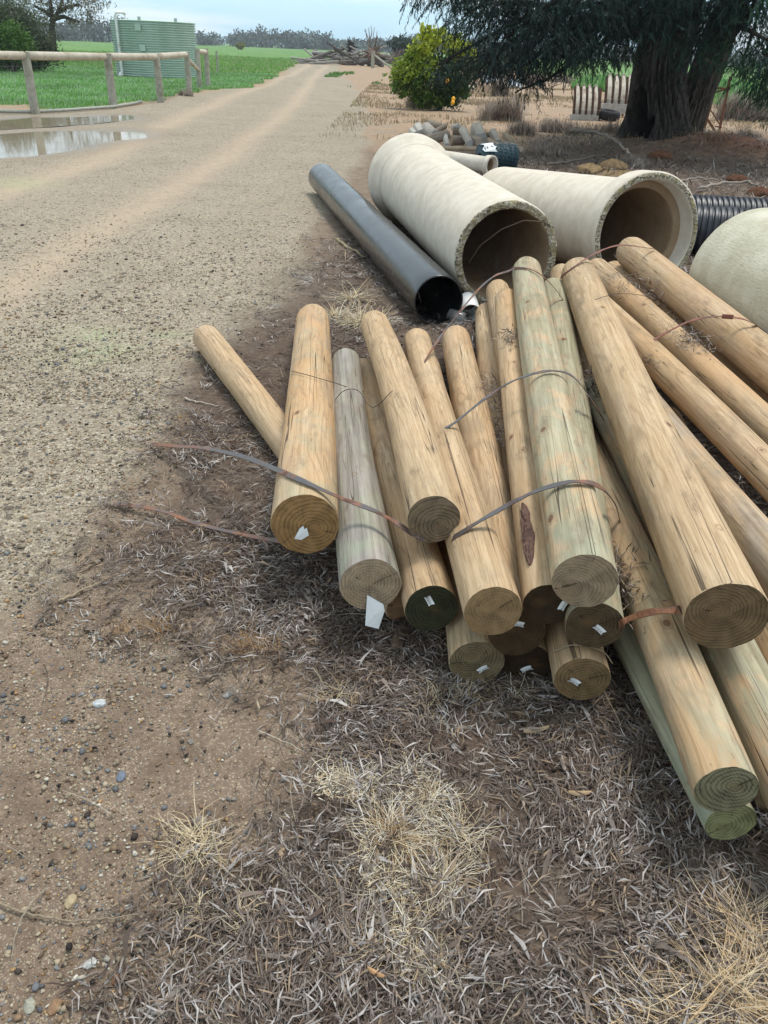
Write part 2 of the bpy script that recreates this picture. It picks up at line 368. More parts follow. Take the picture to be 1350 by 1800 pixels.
base = t.mix(t.math('MULTIPLY', t.step(big_, .35, .68), Bg), base, (.53, .315, .15))
xyz = t.t.nodes.new('ShaderNodeSeparateXYZ'); t.t.links.new(raw, xyz.inputs[0])
rr = t.math('SQRT', t.math('ADD', t.math('POWER', t.math('SUBTRACT', xyz.outputs[0], t.math('MULTIPLY', t.math('SUBTRACT', rnd, .5), .09)), 2.0), t.math('POWER', t.math('SUBTRACT', xyz.outputs[1], .035), 2.0)))
cath = t.math('SINE', t.math('ADD', t.math('MULTIPLY', rr, 520.0), t.math('MULTIPLY', t.noise(sp((5, 5, 2.4)), 1.0, 2, .4), 34.0)))
cathm = t.math('MULTIPLY', t.step(cath, .45, .98), t.step(t.noise(sp((5, 5, 3)), 1.0, 2), .42, .62, .02, .5))
base = t.mix(cathm, base, (.30, .19, .095))
grey = t.mix(t.step(streak, .3, .7), (.19, .165, .14), (.37, .335, .29))
gm = t.math('MULTIPLY', t.step(t.math('ADD', blot2, t.math('MULTIPLY', t.math('SUBTRACT', Gg, .5), .7)), .38, .62), t.math('MULTIPLY', Gg, 1.15), clamp=True)
base = t.mix(gm, base, grey)
green = t.mix(t.step(streak, .3, .7), (.20, .205, .13), (.41, .405, .285))
gnm = t.math('MULTIPLY', t.step(t.math('ADD', blot, t.math('MULTIPLY', t.math('SUBTRACT', Rg, .5), .42)), .44, .60), t.math('MULTIPLY', Rg, .98), clamp=True)
base = t.mix(gnm, base, green)
# blue-green copper bloom towards the front end of the greener posts
bloom = t.math('MULTIPLY', t.math('MULTIPLY', t.step(xyz.outputs[2], .30, .0), Rg), t.step(blot, .4, .62))
base = t.mix(t.math('MULTIPLY', bloom, .45), base, (.26, .335, .26))
pale = t.math('MULTIPLY', t.step(t.noise(sp((7, 7, 4)), 1.0, 4, .6), .66, .76), t.math('MULTIPLY', Rg, .75))
base = t.mix(pale, base, (.56, .60, .54))
# grime
base = t.mix(t.math('MULTIPLY', t.step(t.noise(sp((13, 13, 4)), 1.0, 6, .72), .52, .72), .6), base, (.15, .10, .06))
base = t.mix(t.math('MULTIPLY', t.step(t.noise(sp((7, 7, 2.6)), 1.0, 5, .7), .50, .66), .38), base, (.235, .185, .125))
base = t.mix(t.math('MULTIPLY', t.step(t.noise(sp((3, 3, 1.3)), 1.0, 3, .6), .52, .7), .22), base, (.50, .34, .25))
# flecks of sap and bark
fl = t.noise(sp((90, 90, 30)), 1.0, 3, .6); base = t.mix(t.math('MULTIPLY', t.step(fl, .66, .74), .6), base, (.16, .10, .06))
# knots
kv = t.n('ShaderNodeTexVoronoi', ins={'Vector': sp((1, 1, .62)), 'Scale': 7.5}, out=0); kc = t.n('ShaderNodeTexVoronoi', ins={'Vector': sp((1, 1, .62)), 'Scale': 7.5}, out=1)
kd = t.math('ADD', kv, t.math('MULTIPLY', t.math('SUBTRACT', blot, .5), .06))
kn = t.math('MULTIPLY', t.step(kd, .10, .06), t.step(t.n('ShaderNodeSeparateColor', kc), .32, .37))
kring = t.math('MULTIPLY', t.step(t.math('ABSOLUTE', t.math('SUBTRACT', kd, .115)), .016, .004), t.step(t.n('ShaderNodeSeparateColor', kc), .32, .37))
base = t.mix(t.math('MULTIPLY', kn, .9), base, (.16, .08, .045)); base = t.mix(t.math('MULTIPLY', kring, .55), base, (.24, .14, .07))
# checks: long thin drying cracks along the grain
ck = t.noise(sp((30, 30, .30)), 1.0, 1, .4); ckm = t.step(t.noise(sp((9, 9, .9)), 1.0, 2), .46, .54)
crack = t.math('MULTIPLY', t.step(t.math('ABSOLUTE', t.math('SUBTRACT', ck, .5)), .0075, .002), ckm)
ck2 = t.noise(sp((60, 60, 1.0)), 1.0, 1, .5)
crack2 = t.math('MULTIPLY', t.step(t.math('ABSOLUTE', t.math('SUBTRACT', ck2, .5)), .012, .003), t.step(t.noise(sp((10, 10, 2.2)), 1.0, 2), .49, .60))
crack = t.math('MAXIMUM', crack, t.math('MULTIPLY', crack2, .6))
base = t.mix(t.math('MULTIPLY', crack, .82), base, (.06, .038, .024))
hh = t.math('SUBTRACT', t.math('ADD', t.math('MULTIPLY', streak, .4), t.math('MULTIPLY', fine, .3)), t.math('MULTIPLY', crack, 1.0))
t.out(base, .72, t.bump(hh, .55, .004), spec=.22)

# sawn end: object colour is its tone
end_m, t = mat("sawn_end")
oi = t.t.nodes.new('ShaderNodeObjectInfo'); tone = oi.outputs['Color']; rstr = oi.outputs['Alpha']; rnd = oi.outputs['Random']; raw = t.obj()
dn = t.noise(raw, 22, 3, .5); xyz = t.t.nodes.new('ShaderNodeSeparateXYZ'); t.t.links.new(raw, xyz.inputs[0])
ox = t.math('MULTIPLY', t.math('SUBTRACT', rnd, .5), .055); oy = t.math('MULTIPLY', t.math('SUBTRACT', t.math('FRACT', t.math('MULTIPLY', rnd, 7.3)), .5), .055)
rr = t.math('SQRT', t.math('ADD', t.math('POWER', t.math('SUBTRACT', xyz.outputs[0], ox), 2.0), t.math('POWER', t.math('MULTIPLY', t.math('SUBTRACT', xyz.outputs[1], oy), 1.12), 2.0)))
rr = t.math('ADD', rr, t.math('ADD', t.math('MULTIPLY', t.math('SUBTRACT', dn, .5), .016), t.math('MULTIPLY', t.math('SUBTRACT', t.noise(raw, 75, 4, .65), .5), .0055)))
ring = t.math('SINE', t.math('MULTIPLY', t.math('POWER', rr, .8), t.math('ADD', 350.0, t.math('MULTIPLY', rnd, 170.0))))
rvar = t.noise(t.n('ShaderNodeCombineXYZ', t.math('MULTIPLY', rr, 90.0), t.math('MULTIPLY', rnd, 9.0), 0.0), 1.0, 3, .6)
rm = t.math('MULTIPLY', t.step(ring, .0, .95), t.math('MULTIPLY', t.step(rvar, .30, .58, .30, 1), t.step(t.noise(raw, 26, 4, .65), .30, .55, .40, 1))); spk = t.noise(raw, 420, 3, .6)
saw = t.math('SINE', t.math('ADD', t.math('MULTIPLY', t.math('ADD', xyz.outputs[0], t.math('MULTIPLY', xyz.outputs[1], t.math('SUBTRACT', t.math('MULTIPLY', rnd, 3.0), 1.5))), 760.0), t.math('MULTIPLY', dn, 4.0)))
c = t.mix(.5, tone, (.5, .42, .3)); lightc = t.mix(t.step(t.noise(raw, 30, 4), .35, .7), t.scale(tone, (1.5, 1.5, 1.5)), tone)
c = t.mix(t.math('MULTIPLY', rm, rstr), t.scale(lightc, (1.15, 1.15, 1.15)), t.mix(.80, lightc, (.010, .008, .005)))
c = t.mix(t.math('MULTIPLY', t.step(t.noise(t.vec('ADD', raw, (3.1, 1.7, 0)), 16, 5, .7), .48, .7), .55), c, t.mix(.6, c, t.scale(tone, (2.0, 1.75, 1.5))))
c = t.mix(t.math('MULTIPLY', t.step(t.noise(raw, 11, 4, .6), .42, .66), .5), c, t.mix(.45, c, (.030, .025, .014)))
c = t.mix(t.step(rr, .028, .004, 0, .35), c, t.mix(.35, tone, (.30, .16, .06)))
c = t.mix(t.math('MULTIPLY', t.step(spk, .68, .76), .55), c, t.mix(.35, t.scale(tone, (2.6, 2.6, 2.6)), (.5, .43, .32)))
an_ = t.math('ADD', t.math('ARCTAN2', xyz.outputs[1], xyz.outputs[0]), t.math('MULTIPLY', dn, .25)); sa_ = t.math('ABSOLUTE', t.math('SINE', t.math('ADD', t.math('MULTIPLY', an_, 1.5), t.math('MULTIPLY', rnd, 23.0))))
spl = t.math('MULTIPLY', t.step(t.math('MULTIPLY', sa_, rr), .0024, .0008), t.math('MULTIPLY', t.step(rr, .006, .012), t.step(t.noise(raw, 30, 2), .46, .54)))
c = t.mix(t.math('MULTIPLY', spl, .8), c, (.012, .009, .006))
c = t.mix(t.math('MULTIPLY', t.step(saw, .5, 1.0), .24), c, t.scale(tone, (2.2, 2.2, 2.2)))
t.out(c, .88, t.bump(t.math('ADD', t.math('MULTIPLY', rm, -.4), t.math('ADD', t.math('MULTIPLY', saw, .12), t.math('MULTIPLY', spk, .7))), .6, .003), spec=.15)

def concrete(name, a, b, dk, sc=9.0, streaks=False):
    m, t = mat(name); p = t.obj(); n = t.noise(p, sc, 6, .65); f = t.noise(p, 130, 4, .7)
    c = t.mix(t.step(n, .3, .7), a, b)
    c = t.mix(t.math('MULTIPLY', t.step(t.noise(t.scale(p, (2.2, 2.2, 9)), 1.0, 6, .7), .5, .72), .38), c, dk)
    c = t.mix(t.step(f, .62, .75, 0, .45), c, t.mix(.6, c, (.12, .10, .08)))
    h = t.math('ADD', f, t.math('MULTIPLY', t.noise(t.scale(p, (30, 30, 70)), 1.0, 4, .6), .8))
    if streaks:
        g = t.noise(t.scale(p, (90, 90, 20)), 1.0, 5, .7); h = t.math('ADD', h, t.math('MULTIPLY', g, 2.6)); c = t.mix(t.step(g, .54, .70, 0, .75), c, t.mix(.5, c, (.3, .24, .12)))
    t.out(c, .88, t.bump(h, .5, .006), spec=.2); return m
conc_m = concrete("pipe_concrete", (.565, .495, .40), (.665, .60, .50), (.42, .365, .27))
conc_rough_m = concrete("rough_concrete", (.47, .43, .315), (.62, .58, .46), (.38, .335, .21), 5.0, True)
conc_in_m = concrete("pipe_inside", (.30, .205, .125), (.40, .29, .19), (.17, .115, .07), 5.0)
m, t = mat("broken_concrete"); p = t.obj(); v = t.n('ShaderNodeTexVoronoi', ins={'Vector': p, 'Scale': 70.0}, out=1); d_ = t.n('ShaderNodeTexVoronoi', ins={'Vector': p, 'Scale': 70.0}, out=0)
c = t.ramp(t.n('ShaderNodeSeparateColor', v), [(0, (.10, .085, .065)), (.35, (.30, .25, .18)), (.7, (.45, .40, .31)), (1, (.58, .53, .44))])
t.out(t.mix(t.step(t.noise(p, 14, 4), .45, .65), c, (.34, .29, .16)), .95, t.bump(d_, 1.0, .012), spec=.1); broken_m = m
rust_m = plain("rusty_steel", (.13, .055, .030), (.24, .11, .055), .7, .35, 30, .4, .25, (.10, .08, .075))
m, t = mat("strap_steel"); p = t.obj(); n = t.noise(p, 5, 5, .7)
c = t.mix(t.step(n, .46, .66), (.105, .095, .095), (.27, .115, .06)); c = t.mix(t.step(t.noise(p, 24, 4, .6), .55, .7), c, (.10, .045, .028))
t.out(c, t.step(n, .4, .7, .38, .75), t.bump(t.noise(p, 200, 3), .25, .002), spec=.5, metal=.35); strap_m = m
m, t = mat("red_strap_steel"); p = t.obj(); n = t.noise(p, 14, 4, .65)
t.out(t.mix(t.step(n, .4, .65), (.25, .10, .07), (.13, .065, .055)), .6, t.bump(t.noise(p, 200, 3), .25, .002), spec=.4, metal=.2); strap_red_m = m
black_pipe_m, t = mat("black_polythene"); p = t.obj(); n = t.noise(t.scale(p, (3, 3, 2)), 1.0, 5, .7)
scr = t.step(t.noise(t.scale(p, (60, 60, 5)), 1.0, 4, .7), .63, .72, 0, .35)
c = t.mix(t.step(n, .45, .7, 0, .35), (.012, .013, .015), (.06, .058, .056)); c = t.mix(t.math('MULTIPLY', scr, .5), c, (.10, .10, .10))
t.out(c, t.step(n, .3, .7, .17, .32), t.bump(t.noise(p, 18, 3), .05, .01), spec=.65)
corr_m = plain("black_corrugated_plastic", (.014, .015, .020), (.030, .031, .040), .42, .5, 8, .06)
paper_m, t = mat("paper"); p = t.obj(); n = t.noise(p, 60, 3); t.out(t.mix(n, (.72, .74, .74), (.82, .83, .82)), .6, t.bump(t.noise(p, 35, 3), .4, .004), spec=.3)
ink_m = plain("ink", (.012, .012, .02), (.02, .02, .03), .6)
white_pvc_m = plain("white_plastic", (.72, .72, .70), (.80, .80, .78), .35, .5, 10, .03, dirt=(.55, .50, .42))
bark_m, t = mat("fissured_bark"); c = t.attr('col'); p = t.pos(); n = t.noise(t.scale(p, (26, 26, 3.2)), 1.0, 6, .68)
cc = t.mix(t.step(n, .32, .66), t.mix(.80, c, (.006, .005, .004)), c)
t.out(cc, .92, t.bump(n, .9, .03), spec=.12)
bark_pale_m = vcol("grey_bark", .9, .15, .45, 7, .4)
old_timber_m = vcol("dead_timber", .9, .15, .3, 5, .4)

# ------------------------------------------------------------------ the pile of treated pine posts
POSTS = {"diag": [0.075, 1.901, 0.058, 0.0633, -1.046, 4.289, 0.079, 0.076], "A": [-0.23, 1.969, 0.287, 0.1, -0.463, 4.56, 0.118, 0.0981], "B": [-0.03, 1.754, 0.233, 0.0845, -0.218, 3.743, 0.166, 0.0712], "C": [0.138, 1.869, 0.381, 0.0745, -0.093, 4.088, 0.253, 0.0749], "D": [0.139, 1.714, 0.19, 0.0743, -0.132, 3.893, 0.066, 0.0716], "E": [0.277, 1.546, 0.317, 0.0734, 0.136, 4.036, 0.186, 0.0718], "Q": [0.359, 1.619, 0.196, 0.0763, 0.36, 4.291, 0.127, 0.0784], "F": [0.267, 1.631, 0.077, 0.0754, 0.191, 4.018, 0.064, 0.0699], "S": [0.407, 1.655, 0.062, 0.068, 0.607, 5.007, 0.071, 0.0725], "J": [0.526, 1.532, 0.12, 0.0726, 0.668, 5.056, 0.206, 0.0748], "G": [0.419, 1.584, 0.316, 0.0629, 0.636, 4.418, 0.326, 0.0634], "H": [0.476, 1.509, 0.444, 0.077, 0.781, 4.717, 0.415, 0.0841], "I": [0.532, 1.543, 0.288, 0.0722, 0.942, 4.668, 0.327, 0.0706], "W": [0.81, 1.843, 0.065, 0.0716, 1.098, 5.264, 0.272, 0.0746], "K": [0.79, 1.437, 0.41, 0.0951, 1.079, 4.703, 0.413, 0.0977], "L": [0.705, 1.085, 0.247, 0.0641, 0.754, 3.336, 0.153, 0.0684], "M": [0.76, 1.114, 0.114, 0.0563, 0.615, 3.353, 0.05, 0.0555], "Z": [0.874, 1.01, 0.196, 0.0664, 0.894, 3.264, 0.257, 0.0664], "AA": [0.939, 1.228, 0.06, 0.0649, 1.035, 3.41, 0.058, 0.0634], "BB": [1.097, 1.304, 0.083, 0.0704, 1.275, 3.378, 0.078, 0.0712], "Y": [1.207, 1.211, 0.24, 0.077, 1.112, 3.809, 0.201, 0.0728], "U": [1.452, 1.235, 0.215, 0.0601, 1.182, 4.523, 0.273, 0.0754], "N": [1.609, 2.043, 0.216, 0.0602, 1.332, 5.33, 0.294, 0.0809], "O": [1.935, 2.359, 0.066, 0.0665, 1.529, 5.63, 0.216, 0.0833], "R": [1.791, 2.188, 0.296, 0.0958, 1.578, 5.48, 0.389, 0.1009]}
# label, (green, grey, orange), end tone, tag kind
PI = dict(
diag=("pale tan post lying askew on the ground, pinned under the two leftmost posts", (.15,.1,.25), (.22,.13,.07), None),
A=("orange tan post at left of the pile, torn cream paper on its raised end", (.35,.0,.95), (.20,.115,.048), 'torn'),
B=("silver grey weathered post with a blank white paper flapping from its cut end", (.45,.95,.0), (.23,.172,.115), 'flap'),
C=("pale post on top left of the middle, strap looped beneath its ringed end", (.1,.08,.25), (.125,.092,.06), None),
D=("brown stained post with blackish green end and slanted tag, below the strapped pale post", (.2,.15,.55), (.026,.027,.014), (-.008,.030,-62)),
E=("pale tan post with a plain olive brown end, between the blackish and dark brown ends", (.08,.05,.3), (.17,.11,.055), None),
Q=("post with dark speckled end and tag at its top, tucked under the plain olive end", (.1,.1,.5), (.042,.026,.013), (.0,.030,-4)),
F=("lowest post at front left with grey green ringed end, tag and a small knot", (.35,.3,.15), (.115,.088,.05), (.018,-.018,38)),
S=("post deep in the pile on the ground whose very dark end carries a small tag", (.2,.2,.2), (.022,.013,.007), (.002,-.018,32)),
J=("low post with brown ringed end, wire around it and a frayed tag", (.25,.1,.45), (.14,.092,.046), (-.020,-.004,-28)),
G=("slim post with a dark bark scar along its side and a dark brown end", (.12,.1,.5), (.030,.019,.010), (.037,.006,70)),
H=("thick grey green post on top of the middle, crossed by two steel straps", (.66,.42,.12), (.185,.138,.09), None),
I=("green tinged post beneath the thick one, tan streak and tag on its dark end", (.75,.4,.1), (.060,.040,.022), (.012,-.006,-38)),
W=("post whose small rounded tip peeps out between the two thick top posts", (.3,.2,.2), (.18,.14,.08), None),
K=("thickest pale post on top right of the middle, dark oval end overhanging the front", (.06,.04,.2), (.105,.070,.038), None),
L=("tan post at front right with a green rimmed end resting on a green post", (.45,.1,.5), (.125,.115,.07), None),
M=("green post on the ground at front right, wholly under the tan one", (1.0,.1,.0), (.16,.165,.08), None),
Z=("grey green streaked post emerging from under the thickest post at right", (.7,.45,.2), (.18,.16,.10), None),
AA=("brown post low in the right corner of the pile, behind the green rimmed end", (.2,.1,.5), (.14,.10,.055), None),
BB=("brown post on the ground at the right edge, deep beneath the others", (.1,.2,.6), (.14,.10,.055), None),
Y=("weathered grey post directly right of the thickest post, finely cracked along its length", (.25,.52,.25), (.18,.14,.08), None),
U=("tan post with a scuffed dark patch, third up from the grey cracked post", (.1,.12,.55), (.18,.14,.08), None),
N=("golden brown post with dead leaf clumps on it, left of the narrow dark one", (.06,.05,.7), (.18,.14,.08), None),
O=("shaded brown post low in the gap beside the topmost right post, littered with leaves", (.1,.25,.6), (.16,.12,.07), None),
R=("topmost right post reaching back into the mouth of the collared concrete pipe", (.28,.08,.5), (.18,.14,.08), None),
)
def text_part(body, size, parent, M, zoff, m):
    cu = bpy.data.curves.new("t", 'FONT'); cu.body = body; cu.size = size; cu.align_x = 'CENTER'; cu.align_y = 'CENTER'
    ob = bpy.data.objects.new("t", cu); C.objects.link(ob)
    dg = bpy.context.evaluated_depsgraph_get(); me = bpy.data.meshes.new_from_object(ob.evaluated_get(dg)); bpy.data.objects.remove(ob)
    v = np.empty(len(me.vertices) * 3); me.vertices.foreach_get('co', v); v = v.reshape(-1, 3)
    v = np.c_[v[:, :2], np.full(len(v), zoff)] @ M[:3, :3].T + M[:3, 3]
    me.vertices.foreach_set('co', v.ravel()); me.materials.clear(); return link('printed_letters', me, m, parent)
def make_post(key):
    q = POSTS[key]; lab, colr, endc, tg = PI[key]
    a, r1, b, r2 = np.array(q[:3]), q[3], np.array(q[4:7]), q[7]; d = b - a; L = np.linalg.norm(d)
    Rm = frame(d); seed = sum(map(ord, key)) * 1.37
    n = 44; zs = np.concatenate([[0, .003, .02], np.linspace(.08, L - .12, int(L * 16)), L - np.array([.075, .05, .033, .02, .009, .002, 0.])])
    th = np.linspace(0, 2 * pi, n, endpoint=False); Z, TH = np.meshgrid(zs, th, indexing='ij')
    e = L - Z; prof = np.interp(e, [0, .002, .009, .02, .033, .05, .075], [.66, .72, .82, .90, .95, .985, 1.0]); prof = prof * np.interp(Z, [0, .003], [.985, 1.0])
    Rr = (r1 + (r2 - r1) * Z / L) * prof * (1 + .085 * (fbm(np.cos(TH) * 1.3 + seed, np.sin(TH) * 1.3, Z * 1.1) - .5) + .030 * (fbm(np.cos(TH) * 5 + seed, np.sin(TH) * 5, Z * 7) - .5))
    bow = .017 * np.sin(np.clip(Z / L, 0, 1) * pi) * sin(seed * 3)
    V = np.stack([Rr * np.cos(TH) + bow, Rr * np.sin(TH) + bow * cos(seed), Z + (Z < .01) * .004 * (fbm(np.cos(TH) * 6 + seed, np.sin(TH) * 6, 1.5) - .5)], -1).reshape(-1, 3)
    m = len(zs); F = [(i * n + j, (i + 1) * n + j, (i + 1) * n + (j + 1) % n, i * n + (j + 1) % n)[::-1] for i in range(m - 1) for j in range(n)]
    mb = MB(); mb.add(V, F + [tuple((m - 1) * n + j for j in range(n))])
    o = mb.build('timber_post', wood_m, smooth=True); tag(o, lab, 'post', 'treated pine posts heaped beside the pipes')
    M4 = Matrix(((*Rm[0], a[0]), (*Rm[1], a[1]), (*Rm[2], a[2]), (0, 0, 0, 1))); o.matrix_world = M4
    o.color = (*colr, 1)
    # sawn front end
    rim = V[:n].copy(); vs_ = [rim]; k = 9
    for i in range(1, k): vs_.append(np.c_[rim[:, :2] * (1 - i / k), np.full(n, -.0006 * (i > 1) + .0012 * (fbm(rim[:, 0] * 60 * (1 - i / k), rim[:, 1] * 60 * (1 - i / k), seed) - .5))])
    vs_.append(np.zeros((1, 3))); Vd = np.concatenate(vs_)
    Fd = [(i * n + j, i * n + (j + 1) % n, (i + 1) * n + (j + 1) % n, (i + 1) * n + j)[::-1] for i in range(k - 1) for j in range(n)] + [((k - 1) * n + (j + 1) % n, (k - 1) * n + j, k * n) for j in range(n)]
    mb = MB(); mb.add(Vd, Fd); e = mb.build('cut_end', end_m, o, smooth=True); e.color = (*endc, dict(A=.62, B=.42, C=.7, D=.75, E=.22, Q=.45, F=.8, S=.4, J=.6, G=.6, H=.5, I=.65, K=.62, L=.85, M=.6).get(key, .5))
    # local frame seen from the front: sx to the right, sy up
    rx = Rm.T @ np.array((1., 0, 0)); rx[2] = 0; rx /= np.linalg.norm(rx); ry = np.cross((0, 0, -1.), rx); 
    if (Rm @ ry)[2] < 0: ry = -ry
    def fr(cx, cy, ang):
        A = radians(ang); ux = cos(A) * rx + sin(A) * ry; uy = -sin(A) * rx + cos(A) * ry; M = np.eye(4)
        M[:3, 0] = ux; M[:3, 1] = uy; M[:3, 2] = (0, 0, -1.); M[:3, 3] = cx * rx + cy * ry; return M
    if isinstance(tg, tuple):
        M = fr(*tg); gx_, gy_ = np.meshgrid(np.linspace(-.0165, .0165, 7), np.linspace(-.0085, .0085, 4), indexing='ij')
        gz = .0025 + .0035 * (np.abs(gx_) / .0165) ** 2 + .001 * gy_ / .0085
        gx_[0] += .002 * np.array([0, 1, 1, 0]); gx_[-1] -= .002 * np.array([0, 1, 1, 0])
        P3 = np.stack([gx_, gy_, gz], -1).reshape(-1, 3) @ M[:3, :3].T + M[:3, 3]
        mb = MB(); mb.add(P3, [(i * 4 + j, (i + 1) * 4 + j, (i + 1) * 4 + j + 1, i * 4 + j + 1) for i in range(6) for j in range(3)])
        tgp = mb.build('paper_tag', paper_m, o, smooth=True)
        M2 = M.copy(); M2[:3, 3] += M[:3, 1] * -.0022; text_part("PR 50 0U5", .0074, tgp, M2, .0066, ink_m)
    elif tg in ('torn', 'flap'):
        if tg == 'torn': pts = [(-.030, -.040), (-.010, -.046), (.014, -.030), (.010, -.004), (.003, -.010), (.000, .002), (-.012, -.008)]; M = fr(-.006, -.004, 4)
        else: pts = [(-.018, -.108), (.020, -.120), (.036, -.064), (.032, -.044), (-.014, -.012)]; M = fr(.006, -.018, 0)
        pp = np.array(pts); z = .004 + (.012 * sm(-pp[:, 1], .03, .12) if tg == 'flap' else .002 * np.sin(pp[:, 0] * 90))
        P3 = np.c_[pp, z] @ M[:3, :3].T + M[:3, 3]; cpt = P3.mean(0) + M[:3, 2] * (.004 if tg == 'flap' else .001)
        mb = MB(); mb.add(np.vstack([P3, cpt]), [(i, (i + 1) % len(pts), len(pts)) for i in range(len(pts))]); mb.build('paper_tag', paper_m, o)
    if key == 'G':
        V = []; n2 = 15; zz = np.linspace(.10, .42, 60); tgrid = np.linspace(-.5, .5, n2)
        up = ry; side = -rx
        mb = MB(); VV = []
        for z in zz:
            for q_ in tgrid:
                wd = .62 * sin(pi * (z - .10) / .32) ** .5; an = q_ * wd * (.75 + .6 * float(fbm(z * 22, 3.3 + (q_ > 0) * 5, 1.1))); dr = up * cos(.75 + an) + side * sin(.75 + an)
                r = (r1 + (r2 - r1) * z / L) * 1.0 + .020 * float(fbm(z * 60, q_ * 9, 2.2, 4)) ** 1.5 * (1 - (2 * q_) ** 4) - .001
                VV.append(dr * r + np.array((0, 0, z)))
        mb.add(VV, [(i * n2 + j, i * n2 + j + 1, (i + 1) * n2 + j + 1, (i + 1) * n2 + j) for i in range(len(zz) - 1) for j in range(n2 - 1)], 0, (.15, .085, .065))
        mb.build('bark_scar', twig_m, o, smooth=True)
    return o
for key in POSTS: make_post(key)

